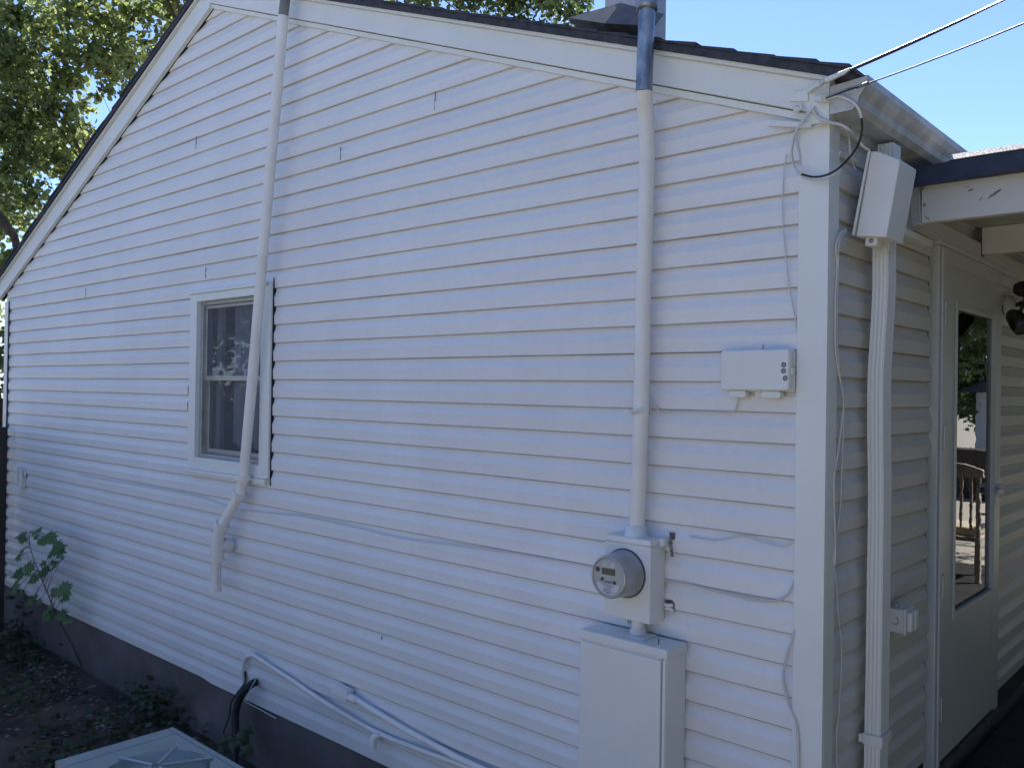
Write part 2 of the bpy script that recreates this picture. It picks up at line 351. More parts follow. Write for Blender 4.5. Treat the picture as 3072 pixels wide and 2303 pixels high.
# rake boards, their trims, following each slope
def rake(side, off0, off1, y0, y1, name, m, end=None, bev=.002, wav=0):
    if side > 0: x0, x1, f = APX, (.012 if end is None else end), lambda x: APZ - (x-APX)*SR
    else: x0, x1, f = (-7.56 if end is None else end), APX, lambda x: APZ - (APX-x)*SL
    n = 24; mb = MB(); vs = []
    for i in range(n+1):
        x = x0 + (x1-x0)*i/n; wz = noise.noise((x*1.1, off0*40, side))*wav; wy = noise.noise((x*.9, off0*30, side+3))*wav
        z = f(x); vs += [(x, y0+wy, z+off0+wz), (x, y0+wy, z+off1+wz), (x, y1, z+off1+wz), (x, y1, z+off0+wz)]
    fs = [(4*i+j, 4*i+(j+1) % 4, 4*i+4+(j+1) % 4, 4*i+4+j) for i in range(n) for j in range(4)] + [(3, 2, 1, 0), (4*n, 4*n+1, 4*n+2, 4*n+3)]
    mb.add(vs, fs); return mb.build(name, m, house, bev)
rake(-1, .001, .132, -.031, .025, 'rake_board', 'rake', wav=.002)
rake(-1, -.0012, .0008, -.0045, .02, 'rake_gap', 'dark', None, 0, wav=.001)
rake(-1, .1325, .147, -.052, .02, 'rake_moulding', 'rake', wav=.001)
for s in (1,):
    rake(s, -.001, .024, -.016, .02, 'rake_channel', 'rake', -.05 if s > 0 else None, wav=.0015)
    rake(s, .0275, .1315, -.031, .025, 'rake_board', 'rake', wav=.002)
    rake(s, .024, .030, -.006, .02, 'rake_gap', 'dark', -.05 if s > 0 else None, 0)
    rake(s, .132, .147, -.052, .02, 'rake_moulding', 'rake', wav=.001)
# end of the rake board above the corner
MB().prism([(-.06, 3.108), (.0125, 3.10), (.0125, 3.235), (-.06, 3.25)], lambda p: (p[0], -.034, p[1]), lambda p: (p[0], .02, p[1])).build('rake_end_block', 'rake', house, .002)
MB().prism([(-.19, 3.128), (-.045, 3.094), (-.045, 3.112), (-.19, 3.148)], lambda p: (p[0], -.036, p[1]), lambda p: (p[0], -.0165, p[1])).build('rake_channel_end', 'rake', house, .002)

# roof: shingle courses as real steps, wavy at the rake edge
def roof(side):
    mb = MB(); L = 3.95 if side > 0 else 3.78; cw = .142; n = int(L/cw)+1
    ys = [-.072] + [.1+i*.6 for i in range(10)]
    for i in range(n):
        u0, u1 = i*cw, min((i+1)*cw+.012, L)
        if u0 >= L: break
        def P(u, dz, y):
            z = APZ - u*(SR if side > 0 else SL) + .178 + dz; return (APX + side*u, y, z)
        a = random.uniform(-.008, .006); lift = random.uniform(-.001, .004)
        for j in range(len(ys)-1):
            y0, y1 = ys[j] + (a if j == 0 else 0), ys[j+1]
            mb.hexa([P(u0, -.004, y0), P(u1, -.004, y0), P(u1, -.004, y1), P(u0, -.004, y1), P(u0, .001, y0), P(u1, .008+lift, y0), P(u1, .008+lift, y1), P(u0, .001, y1)])
    f = lambda u: APZ - u*(SR if side > 0 else SL)
    Lx = L - .01
    mb.cur = 1
    mb.hexa([(APX, -.066, f(0)+.147), (APX+side*Lx, -.066, f(Lx)+.147), (APX+side*Lx, YB+.1, f(Lx)+.147), (APX, YB+.1, f(0)+.147), (APX, -.066, f(0)+.1735), (APX+side*Lx, -.066, f(Lx)+.1735), (APX+side*Lx, YB+.1, f(Lx)+.1735), (APX, YB+.1, f(0)+.1735)])
    return mb
r1 = roof(1); r2 = roof(-1); rf = MB()
for q in (r1, r2):
    k = len(rf.v); rf.v += q.v; rf.f += [tuple(i+k for i in f) for f in q.f]; rf.mi += q.mi; rf.sm += q.sm
rf.cur = 0; rf.prism([(-4.0, 4.70), (APX, 4.765), (-3.72, 4.71), (-3.72, 4.722), (APX, 4.779), (-4.0, 4.714)], lambda p: (p[0], -.08, p[1]), lambda p: (p[0], YB+.1, p[1]))
roofo = rf.build('roof', ['shingle', 'shingle'], house)

# chimney stack and its flashing on the right slope
def P3(kx): return kx
cx0, cx1 = -1.1961, -1.0204
m_ = MB().box((cx0, .42, 3.7), (cx1, .66, 5.4)); ch = m_.build('chimney', 'flue', roofo, .012)
m_ = MB().box((cx0-.012, .405, 3.7), (cx1+.012, .672, 3.7507)); m_.build('chimney_collar', 'flue', roofo, .006)
# sloped cricket flashing in front of the stack
a, b, c, d, e_ = (-1.1692, 0.13, 3.8106), (-0.9287, 0.17, 3.8176), (-0.7735, 0.25, 3.7552), (-0.7753, 0.19, 3.6887), (-0.9536, 0.1, 3.7187)
m_ = MB(); V_ = [a, e_, d, c, b]; back = [(min(q[0], cx1-.06)-(.05 if q[0] > -1.3 else 0), .403, q[2]-.02) for q in V_]
m_.add(V_ + back, [(0, 1, 4), (1, 2, 4), (2, 3, 4), (5, 9, 6), (6, 9, 7), (7, 9, 8), (0, 5, 6, 1), (1, 6, 7, 2), (2, 7, 8, 3), (3, 8, 9, 4), (4, 9, 5, 0)])
m_.build('cricket', 'flash', roofo)

# gutter: open K-profile running back along the eave
GP = [(.012, 3.215), (.012, 3.124), (.082, 3.124), (.100, 3.140), (.104, 3.163), (.118, 3.178), (.128, 3.200), (.129, 3.222), (.119, 3.224)]
m_ = MB(); n = len(GP); ys = [-.028, 2, 4, YB]; inner = [(.0145, 3.215), (.0145, 3.1265), (.081, 3.1265), (.0975, 3.1415), (.1015, 3.164), (.1155, 3.179), (.1255, 3.2005), (.1262, 3.2195), (.119, 3.2215)]
vs_ = []
for y in ys: vs_ += [(p[0], y, p[1]-.003*math.sin(y*1.7)) for p in GP] + [(p[0], y, p[1]-.003*math.sin(y*1.7)) for p in inner]
fs_ = []
for i in range(len(ys)-1):
    o_ = i*2*n
    for j in range(n-1):
        fs_.append((o_+j, o_+j+1, o_+2*n+j+1, o_+2*n+j)); fs_.append((o_+n+j+1, o_+n+j, o_+3*n+j, o_+3*n+j+1))
    fs_.append((o_+n-1, o_+2*n-1, o_+4*n-1, o_+3*n-1)); fs_.append((o_, o_+n, o_+3*n, o_+2*n))
m_.add(vs_, fs_); gut = m_.build('gutter', 'gutter', house)
MB().prism([(.0135, 3.212), (.0135, 3.1255), (.0815, 3.1255), (.099, 3.141), (.103, 3.164), (.117, 3.179), (.127, 3.2015), (.128, 3.2205)], lambda p: (p[0], -.031, p[1]), lambda p: (p[0], -.0285, p[1])).build('gutter_end_cap', 'gutter', gut)
for y in (.4, 1.5, 2.6): MB().box((.016, y, 3.2), (.124, y+.02, 3.204)).build('gutter_hanger', 'alu', gut)
MB().box((-.03, .0205, 3.13), (.0115, YB, 3.235)).build('fascia', 'trim', house)
MB().box((-.03, .073, 3.105), (.010, YB, 3.1295)).build('frieze_board', 'trim', house, .002)

# ------------------------------------------------------------------ window of the gable
wi = MB()
def ring(mb, x0, x1, z0, z1, wl, wr, wb, wt, y0, y1):
    mb.box((x0, y0, z0), (x0+wl, y1, z1)); mb.box((x1-wr, y0, z0), (x1, y1, z1))
    mb.box((x0+wl+.0004, y0, z1-wt), (x1-wr-.0004, y1, z1)); mb.box((x0+wl+.0004, y0, z0), (x1-wr-.0004, y1, z0+wb)); return mb
win = ring(MB(), -4.065, -3.165, 1.735, 2.822, .088, .078, .075, .048, -.016, .03).build('window', 'trim', house, .003)
m_ = ring(MB(), -3.9765, -3.2435, 1.8105, 2.7735, .030, .022, .022, .022, .012, .07); m_.build('window_frame', 'alu', win, .002)
m_ = MB().box((-4.075, -.026, 2.8225), (-3.172, .01, 2.840)); m_.build('head_flashing', 'trim', win, .002)
m_ = MB().box((-4.07, -.030, 1.712), (-3.155, .01, 1.7345)).box((-4.06, -.022, 1.700), (-3.165, .01, 1.7118)); m_.build('window_sill', 'trim', win, .003)
m_ = MB().box((-3.164, -.020, 1.74), (-3.140, .012, 2.835)); m_.build('window_channel', 'trim', win, .002)
MB().box((-3.1395, -.005, 1.70), (-3.134, .012, 2.86)).build('window_channel_gap', 'dark', win)
gx0, gx1 = -3.9455, -3.2665
m_ = ring(MB(), gx0, gx1, 2.285, 2.7505, .018, .018, .030, .020, .030, .050); ups = m_.build('upper_sash', 'alu', win, .0015)
m_ = ring(MB(), gx0, gx1, 1.8335, 2.31, .020, .020, .030, .026, .052, .072); los = m_.build('lower_sash', 'alu', win, .0015)
MB().box((gx0+.0185, .038, 2.3155), (gx1-.0185, .041, 2.73)).build('pane', 'glass', ups)
MB().box((gx0+.0205, .060, 1.864), (gx1-.0205, .063, 2.2835)).build('pane', 'glass', los)
MB().box((gx0+.0185, .033, 2.3155), (gx1-.0185, .034, 2.73)).build('insect_screen', 'screen', win); MB().box((gx0+.0205, .0545, 1.864), (gx1-.0205, .0555, 2.2835)).build('insect_screen', 'screen', win)
m_ = MB(); cv = []
for i in range(61):
    x = -3.72 + .48*i/60; y = .10 + .012*math.sin(i*.9) + .006*math.sin(i*2.3)
    cv += [(x, y, 1.9 + .02*math.sin(i*.5)), (x, y, 2.74)]
m_.add(cv, [(2*i, 2*i+2, 2*i+3, 2*i+1) for i in range(60)]); cu = m_.build('curtain', 'curtain', win)
md = cu.modifiers.new('s', 'SOLIDIFY'); md.thickness = .002
m_ = MB().box((-3.93, .10, 1.79), (-3.875, .125, 2.77)); m_.build('inner_casing', 'door', win)
m_ = MB().box((-4.3, .5, 1.5), (-2.9, .52, 3.0)).box((-4.32, .121, 1.5), (-4.30, .52, 3.0)).box((-2.90, .121, 1.5), (-2.88, .52, 3.0)).box((-4.3, .121, 1.48), (-2.9, .52, 1.5)).box((-4.3, .121, 3.0), (-2.9, .52, 3.02)); m_.build('dark_room', 'sheath', win)

# ------------------------------------------------------------------ side wall (x = 0 plane)
DY0, DY1 = 1.074, 2.087
def ssegs(z):
    return [(.075, DY0-.026), (DY1+.004, YB-.1)] if z < 2.90 else [(.075, YB-.1)]
ZS = 2.3117
zs2 = [ZS + k*H for k in range(-15, 8)]
siding(MB(), zs2, ssegs, lambda z: (-9, 99), lambda u, d, z: (-d, u, z), seed=31).build('side_wall', ['shaded_siding', 'lap_shade_dirt'], house)
MB().box((-.12, .121, .55), (-.03, 1.0995, 3.1)).box((-.12, 2.0805, .55), (-.03, YB-.1, 3.1)).box((-.12, 1.1, 2.88), (-.03, 2.08, 3.1)).build('sheathing', 'sheath', house)
# white ledger and ledge trim above the siding under the porch roof
MB().box((.001, .73, 2.875), (.030, 5.4, 2.955)).build('ledger', 'wood_white', house, .002)
MB().box((.001, 0.4765, 2.838), (.045, 0.9059, 2.862)).build('ledge_trim', 'trim', house, .002)

# ------------------------------------------------------------------ storm door
MB().box((-.03, DY0-.06, .72), (-.0185, DY0-.0005, 2.9)).build('siding_end_gap', 'dark', house)
dr = MB()
dr.box((-.02, DY0, .74), (.022, DY0+.055, 2.87)); dr.box((-.02, DY1-.055, .74), (.022, DY1, 2.87)); dr.box((-.02, DY0+.0555, 2.80), (.022, DY1-.0555, 2.87))
door = dr.build('storm_door', 'door', house, .004)
MB().box((-.02, DY0-.03, 2.8705), (.035, DY1+.02, 2.8900)).build('door_head_drip', 'door', door, .003)
MB().box((.0225, DY0+.028, .75), (.030, DY0+.052, 2.865)).build('hinge_rail', 'label', door, .001)
for zc in (2.594, 2.087, 1.478, .98):
    MB().box((.0225, DY0+.0535, zc-.05), (.036, DY0+.068, zc+.05)).build('hinge', 'alu', door, .003)
GY0, GY1, GZ0, GZ1 = 1.312, 1.945, 1.338, 2.632
lf = MB(); lx0, lx1 = -.012, .024
lf.box((lx0, DY0+.07, .76), (lx1, GY0, 2.798)); lf.box((lx0, GY1, .76), (lx1, DY1-.06, 2.798)); lf.box((lx0, GY0+.0003, GZ1), (lx1, GY1-.0003, 2.798)); lf.box((lx0, GY0+.0003, .76), (lx1, GY1-.0003, GZ0))
leaf = lf.build('door_leaf', 'door', door, .002)
m_ = MB(); t_ = .022
m_.box((.0243, GY0-t_, GZ0-t_), (.031, GY0+.003, GZ1+t_)); m_.box((.0243, GY1-.003, GZ0-t_), (.031, GY1+t_, GZ1+t_)); m_.box((.0243, GY0+.0033, GZ1-.003), (.031, GY1-.0033, GZ1+t_)); m_.box((.0243, GY0+.0033, GZ0-t_), (.031, GY1-.0033, GZ0+.003))
m_.build('glass_bead', 'door', leaf, .003)
MB().box((.008, GY0+.0005, GZ0+.0005), (.011, GY1-.0005, GZ1-.0005)).build('pane', 'doorglass', leaf)
MB().box((-.10, DY0+.03, .7), (-.06, DY1-.03, 2.85)).build('inner_door', 'sheath', door)
m_ = MB().box((.0245, 1.965, 1.745), (.034, 2.005, 1.87)).box((.034, 1.972, 1.785), (.06, 1.998, 1.84)).box((.045, 1.91, 1.795), (.058, 1.995, 1.820)); m_.build('latch_handle', 'label', leaf, .004)
MB().box((-.03, DY0-.0, .70), (.030, DY1, .7385)).build('threshold', 'wood_bare', door, .004)

# downspout with fluted sides, kinking back above the box
def downspout():
    pts = [(.056, .375, 3.11), (.056, .375, 2.95), (.057, .365, 2.85), (.058, .335, 2.76), (.060, .330, 2.60), (.054, .326, 2.42), (.050, .325, 2.30), (.052, .325, 2.1), (.056, .325, 1.9), (.055, .325, 1.2), (.054, .322, .9), (.056, .322, .6)]
    prof = []; hx, hy = .026, .037
    def side(a, b, k, nx, ny):
        for i in range(k*4):
            t = i/(k*4); dd = -.0022*(.5-.5*math.cos(2*math.pi*k*t)) if .08 < t < .92 else 0
            prof.append((a[0]+(b[0]-a[0])*t+nx*dd, a[1]+(b[1]-a[1])*t+ny*dd))
    side((-hx, -hy), (hx, -hy), 4, 0, -1); side((hx, -hy), (hx, hy), 3, 1, 0); side((hx, hy), (-hx, hy), 2, 0, 1); side((-hx, hy), (-hx, -hy), 2, -1, 0)
    q = spline(pts, 5); n = len(prof); mb = MB(); vs = []
    for c in q:
        w_ = 1 + noise.noise((c.z*3, 1, 1))*.05
        vs += [(c.x+p[0]*w_, c.y+p[1]*w_, c.z) for p in prof]
    mb.add(vs, [(i*n+j, i*n+(j+1) % n, (i+1)*n+(j+1) % n, (i+1)*n+j) for i in range(len(q)-1) for j in range(n)]); return mb
ds = downspout().build('downspout', 'trim', house)
zb_ = 1.1053
m_ = MB().box((.024, .281, zb_-.018), (.088, .2845, zb_+.018)).box((.0845, .2847, zb_-.018), (.088, .372, zb_+.018)).box((.012, .279, zb_-.014), (.0238, .2808, zb_+.014)); m_.build('downspout_strap', 'trim', ds, .001)

# ================================================================== PORCH ROOF
porch = thing('porch_roof', (1.6, .7, 0), 'low flat porch roof on flaking white beams beside the door', 'porch')
MB().box((.002, .645, 3.03), (3.4, 5.2, 3.052)).build('roof_deck', 'ceiling', porch)
m_ = MB(); n = 30
for i in range(n):
    x0, x1 = .02+i*3.4/n, .02+(i+1)*3.4/n
    def yy(x): return .600 + noise.noise((x*3, 0, 0))*.008
    def zz(x): return 3.083 + noise.noise((x*2, 5, 0))*.006 + (.0 if x > .15 else -.004)
    m_.hexa([(x0, yy(x0), zz(x0)-.068), (x1, yy(x1), zz(x1)-.068), (x1, .644, 3.016), (x0, .644, 3.016), (x0, yy(x0)+.002, zz(x0)), (x1, yy(x1)+.002, zz(x1)), (x1, .66, 3.078), (x0, .66, 3.078)])
m_.build('drip_edge', 'membrane', porch)
m_ = MB()
for i in range(n):
    x0, x1 = 0.181+i*3.2/n, 0.181+(i+1)*3.2/n
    m_.hexa([(x0, yy(x0)-.004, zz(x0)+.001), (x1, yy(x1)-.004, zz(x1)+.001), (x1, .70, zz(x1)+.002), (x0, .70, zz(x0)+.002), (x0, yy(x0)+.0165, zz(x0)+.024), (x1, yy(x1)+.0165, zz(x1)+.024), (x1, .70, zz(x1)+.03), (x0, .70, zz(x0)+.03)])
m_.build('granule_edge', 'granule', porch)
MB().box((.02, .701, 3.0525), (3.4, 5.2, 3.083)).build('roofing', 'shingle', porch)
m_ = MB().box((.075, .662, 2.887), (3.4, .70, 3.028)); m_.build('beam', 'wood_white', porch, .003)
m_ = MB().prism([(.068, .662), (.0745, .655), (.0745, .70), (.03, .715), (.032, .69)], lambda p: (p[0], p[1], 2.884), lambda p: (p[0]-.008, p[1], 3.028)); m_.build('beam_end_patch', 'wood_white', porch, .002)
for i, y in enumerate((1.67, 2.67, 3.67, 4.67)):
    MB().box((.031, y, 2.905), (3.4, y+.038, 3.028)).build('joist', 'wood_white', porch, .003)
    if i == 0:
        MB().box((.012, y-.012, 2.895), (.0305, y+.045, 3.028)).build('joist_end', 'wood_bare', porch, .002)
# flaking paint patches, bare wood showing
for (cx_, cz_, rx, rz, an) in [(0.3151, 2.9601, .030, .006, .6), (0.2716, 2.9472, .012, .002, .9), (0.2405, 2.9835, .012, .0035, .1), (0.0843, 2.9532, .008, .008, 0), (0.0952, 2.9033, .012, .003, -.8), (0.2267, 2.9983, .012, .0015, .1), (0.0753, 3.0141, .016, .007, .4)]:
    pl = []
    for i in range(26):
        t = 2*math.pi*i/26; k = .85+.9*noise.noise((i*.9, cx_*30, cz_*9)); a_, b_ = rx*math.cos(t)*k, rz*math.sin(t)*k
        pl.append((cx_+a_*math.cos(an)-b_*math.sin(an), cz_+a_*math.sin(an)+b_*math.cos(an)))
    MB().prism(pl, lambda p: (p[0], .6612, p[1]), lambda p: (p[0], .6618, p[1])).build('paint_chip', 'chip', porch)
for x in (3.25,):
    for y in (.66, 4.6): MB().box((x, y, .62), (x+.09, y+.09, 2.886)).build('post', 'wood_white', porch, .004)

# deck of the porch
m_ = MB(); y = 1.02
while y < 6.6:
    m_.box((.012, y, .585 + random.uniform(-.002, .002)), (3.5, y+.136, .62)); y += .142
d_ = m_.build('porch_floor', 'deck'); d_['kind'] = 'structure'
m_ = MB().box((.012, 1.0, .1), (3.5, 1.018, .62)).box((.012, 1.02, .1), (.05, 6.5, .58)); sk = m_.build('porch_skirt', 'deck'); sk['kind'] = 'structure'

# ================================================================== GROUND
m_ = MB()
def gz(x, y): return .1 + .03*noise.noise((x*.9, y*.9, 0)) + .012*noise.noise((x*4, y*4, 1)) - max(0, min(.35, (-y-.3)*.05))
xs = sorted(set([-400, -150, -60, -30, -18] + [round(-12+i*.18, 3) for i in range(110)] + [12, 20, 40, 100, 400])); ys = sorted(set([-400, -100, -40, -20, -10] + [round(-5+i*.18, 3) for i in range(33)] + [2, 6, 12, 30, 80, 400]))
vs_ = [(x, y, gz(x, y)) for y in ys for x in xs]; nx = len(xs)
m_.add(vs_, [(j*nx+i, j*nx+i+1, (j+1)*nx+i+1, (j+1)*nx+i) for j in range(len(ys)-1) for i in range(nx-1)], True)
gm = mat('ground_soil', (.11, .07, .045), .95, noise_scale=5, col2=(.035, .024, .018), bump=1, bump_scale=40)
# pale ground farther out, added to bounce sunlight onto the walls
n_ = gm.node_tree.nodes; l_ = gm.node_tree.links
sep = n_.new('ShaderNodeSeparateXYZ'); tc_ = n_.new('ShaderNodeTexCoord'); l_.new(tc_.outputs['Object'], sep.inputs[0])
vl = n_.new('ShaderNodeVectorMath'); vl.operation = 'DISTANCE'; vl.inputs[1].default_value = (-3.7, 3, .1); l_.new(tc_.outputs['Object'], vl.inputs[0])
mr = n_.new('ShaderNodeMapRange'); mr.inputs[1].default_value = 6.5; mr.inputs[2].default_value = 8.5; l_.new(vl.outputs['Value'], mr.inputs[0])
mxc = n_.new('ShaderNodeMixRGB'); l_.new(mr.outputs[0], mxc.inputs[0])
bsdf = n_['Principled BSDF']; old = bsdf.inputs['Base Color'].links[0].from_socket; l_.new(old, mxc.inputs[1]); mxc.inputs[2].default_value = (.42, .38, .30, 1); l_.new(mxc.outputs[0], bsdf.inputs['Base Color'])
g_ = m_.build('ground', gm); g_['kind'] = 'structure'

# ================================================================== SERVICE MAST, METER, PANEL
MXb = -.655
mast = thing('service_mast', (-.65, -.05, 1.75), 'thick white painted electrical conduit rising up the wall, bare galvanised steel above the roof edge', 'conduit')
q = [(-.6697, -.05, 1.745), (-0.6669, -0.05, 1.7788), (-0.656, -0.05, 2.189), (-0.6536, -0.05, 2.6321), (-0.6478, -0.05, 2.9716), (-0.6467, -0.05, 3.0893), (-0.6446, -0.056, 3.1661), (-0.6413, -0.07, 3.2448), (-0.6307, -0.095, 3.2925), (-0.6216, -0.112, 3.3267)]
MB().tube(spline(q, 6), .0288, 24).build('painted_conduit', 'pipe', mast)
top3 = (-0.6217, -0.112, 3.3297); up3 = (-0.6143, -0.112, 3.6139)
dv = (Vector(up3)-Vector(top3))
MB().tube([Vector(top3)-dv*.05, Vector(up3)+dv*2.2], .0296, 24).build('galvanised_conduit', 'galv', mast)
cp = Vector(up3)+dv*.0; MB().lathe(cp, dv, [(-.012, .0297), (-.012, .0375), (.004, .039), (.03, .039), (.036, .036), (.036, .0297)]).build('coupling', 'galv', mast)
MB().lathe(Vector(up3)+dv*2.2, (0, 0, 1), [(0, .03), (0, .05), (.03, .06), (.10, .045), (.13, .0)]).build('weatherhead', 'galv', mast)
MB().lathe((-.6697, -.05, 1.7335), (0, 0, 1), [(0, .045), (.006, .045), (.012, .0385), (.038, .037), (.04, .029)]).build('hub', 'box', mast)
# ground clamp with its tag
c0 = Vector((-0.6593, -0.05, 2.182))
m_ = MB().lathe(c0-Vector((0, 0, .008)), (0, 0, 1), [(0, .0291), (0, .0312), (.012, .0312), (.012, .0291)])
m_.box(c0+Vector((-.042, -.012, -.004)), c0+Vector((-.02, -.044, .006))).tube([c0+Vector((-.035, -.038, -.002)), c0+Vector((.01, -.04, .004)), c0+Vector((.032, -.02, .012))], .0035, 8)
m_.build('ground_clamp', 'box', mast, 0)
c1 = Vector((-0.645, -0.02, 2.1822))
MB().prism([(c1.x-.012, c1.z+.022), (c1.x+.012, c1.z+.026), (c1.x+.012, c1.z-.008), (c1.x, c1.z-.026), (c1.x-.006, c1.z-.012)], lambda p: (p[0], c1.y-.001, p[1]), lambda p: (p[0], c1.y+.001, p[1])).build('clamp_tag', 'box', mast)

BX0, BX1, BZ0, BZ1, BY = -.773, -.576, 1.440, 1.7335, -.10
mtr = thing('electric_meter', (-.675, 0, 1.44), 'round glass-fronted electric meter on a white painted square socket box', 'meter')
MB().box((BX0, BY, BZ0), (BX1, -.002, BZ1-.022)).build('socket_box', 'box', mtr, .004)
MB().box((BX0-.002, BY-.003, BZ1-.0215), (BX1+.002, -.001, BZ1)).build('box_lid', 'box', mtr, .003)
MB().box((BX1+.0005, -.048, BZ1-.026), (BX1+.020, -.008, BZ1+.004)).build('lid_clip', 'box', mtr, .004)
mc = Vector((-.682, BY, 1.605))
MB().lathe(mc, (0, -1, 0), [(0, .088), (.004, .088), (.005, .0795)]).build('sealing_ring', 'ink', mtr)
MB().lathe(mc, (0, -1, 0), [(.005, .084), (.014, .084), (.018, .0785), (.085, .0755), (.098, .0745), (.1035, .071), (.1035, .066), (.100, .065)], 48).build('meter_housing', 'metercan', mtr)
mf = MB().lathe(mc, (0, -1, 0), [(.0995, .0652), (.0995, .0)], 48).build('meter_face', 'meterface', mtr)
fy = BY-.1003
m_ = MB(); fx, fz = mc.x, mc.z
m_.box((fx-.028, fy, fz+.008), (fx+.028, fy-.001, fz+.030)); m_.build('display', 'lcd', mf)
m_ = MB().prism([(fx-.048, fz-.022), (fx+.048, fz-.022), (fx+.042, fz-.044), (fx+.02, fz-.061), (fx-.02, fz-.061), (fx-.042, fz-.044)], lambda p: (p[0], fy, p[1]), lambda p: (p[0], fy-.0008, p[1])); m_.build('rating_plate', 'label', mf); MB().box((fx-.026, fy, fz+.035), (fx+.026, fy-.0008, fz+.052)).build('bar_label', 'label', mf)
m_ = MB()
for (a0, a1, zz_) in [(-.022, .012, .047), (-.012, .010, .040), (-.012, .022, -.015), (-.022, .010, -.0195), (-.030, .018, -.026), (-.020, .026, -.031), (-.012, .012, -.037), (-.022, .016, -.0425), (-.018, .010, -.047), (-.024, .024, -.052), (-.010, .008, -.056)]:
    m_.box((fx+a0, fy-.0009, fz+zz_-.0008), (fx+a1, fy-.0013, fz+zz_+.0008))
(lambda *a: 0)((fx+.018, fy-.0009, fz+.037), (fx+.024, fy-.0013, fz+.050)); m_.build('printed_text', 'ink', mf)
m_ = MB()
for bi_, (ax_, az_, r_) in enumerate([(-.026, -.010, .0065), (.026, -.016, .007), (-.044, -.008, .002), (-.046, .022, .009)]):
    m_ = MB().lathe((fx+ax_, fy-.0005, fz+az_), (0, -1, 0), [(0, r_), (.002, r_*.9), (.002, 0)], 14)
    m_.build('button', 'rust', mf)
# knockout ring below and pipe nipple into the panel
m_ = MB().lathe((-.655, -.05, 1.372), (0, 0, 1), [(0, .040), (.010, .040), (.010, .030), (.028, .030), (.030, .024), (.068, .024)]); m_.build('nipple', 'box', mtr)
m_ = MB().tube(spline([(-.70, -.04, 1.438), (-.705, -.042, 1.425), (-.70, -.045, 1.412), (-.693, -.043, 1.42), (-.697, -.04, 1.437)], 5), .0022, 6); m_.build('seal_loop', 'steel', mtr)

QX0, QX1, QZ1, QY = -.858, -.4835, 1.378, -.132
pn = thing('breaker_panel', (-.67, 0, .3), 'large flat white metal breaker panel below the electric meter', 'panel')
MB().box((QX0+.004, QY+.004, .38), (QX1-.002, -.002, QZ1-.032)).build('cabinet', 'box', pn, .004)
m_ = MB().box((QX0, QY-.002, QZ1-.0315), (QX1+.002, -.0015, QZ1)); m_.build('rain_hood', 'box', pn, .003)
m_ = MB().box((QX0+.006, QY-.0035, .40), (QX1-.022, QY+.0035, QZ1-.040)); m_.build('cover', 'box', pn, .003)
MB().box((QX1-.019, QY+.0015, .40), (QX1-.0165, QY+.0038, QZ1-.034)).build('cover_seam', 'dark', pn)
MB().box((QX1-.016, QY-.002, .40), (QX1-.004, QY+.0035, QZ1-.036)).build('cover_edge', 'box', pn, .002)
MB().cyl((QX1-.06, -.09, QZ1), (QX1-.06, -.09, QZ1+.018), .002, 8).build('stud', 'ink', pn)
m_ = MB().box((-.70, -.10, QZ1+.0005), (-.60, -.012, QZ1+.006)); m_.build('hub_plate', 'box', pn, .002)

# pipe clamp left over beside the meter, and a hole where something was removed
hx, hz = -0.5476, 1.7087
m_ = MB().box((hx-.010, -.0035, hz+.022), (hx+.010, -.001, hz+.046)); cl = thing('pipe_clamp', (hx, 0, hz), 'rusty metal strap clamp on the siding right of the meter box', 'clamp')
m_.build('bare_patch', 'rust', cl)
MB().box((hx-.028, -.006, hz-.005), (hx-.014, -.0005, hz+.046)).build('mount_tab', 'box', cl, .002)
m_ = MB().tube([(hx, -.004, hz+.030), (hx-.002, -.010, hz+.0), (hx+.006, -.012, hz-.038)], [.006, .009, .010], 10, flat=.3); m_.build('strap', 'steel', cl)
MB().lathe((hx, -.012, hz+.012), (0, -1, 0), [(0, .004), (.004, .0035), (.004, 0)], 10).build('screw', 'rust', cl)
MB().lathe((hx+.003, -.014, hz-.016), (0, -1, 0), [(0, .004), (.004, .0035), (.004, 0)], 10).build('screw', 'rust', cl)
h2 = (-0.5535, -0.001, 1.4954)
m_ = MB(); pl = [(h2[0]-.02, h2[2]-.018), (h2[0]+.016, h2[2]-.020), (h2[0]+.0175, h2[2]+.008), (h2[0]+.008, h2[2]+.019), (h2[0]-.02, h2[2]+.018)]
m_.prism(pl, lambda p: (p[0], -.0035, p[1]), lambda p: (p[0], .002, p[1])); hl = top(m_, 'siding_hole', 'rust', 'ragged grey hole in the siding beside the lower right of the meter box', 'hole', h2)
m_ = MB().tube(spline([(h2[0]-.018, -.006, h2[2]+.002), (h2[0]-.004, -.008, h2[2]+.0), (h2[0]+.014, -.005, h2[2]+.004)], 5), .007, 8).tube(spline([(h2[0]-.016, -.006, h2[2]-.012), (h2[0]+.004, -.01, h2[2]-.010), (h2[0]+.016, -.005, h2[2]-.016)], 5), .006, 8); m_.build('old_sealant', 'pipe', hl)

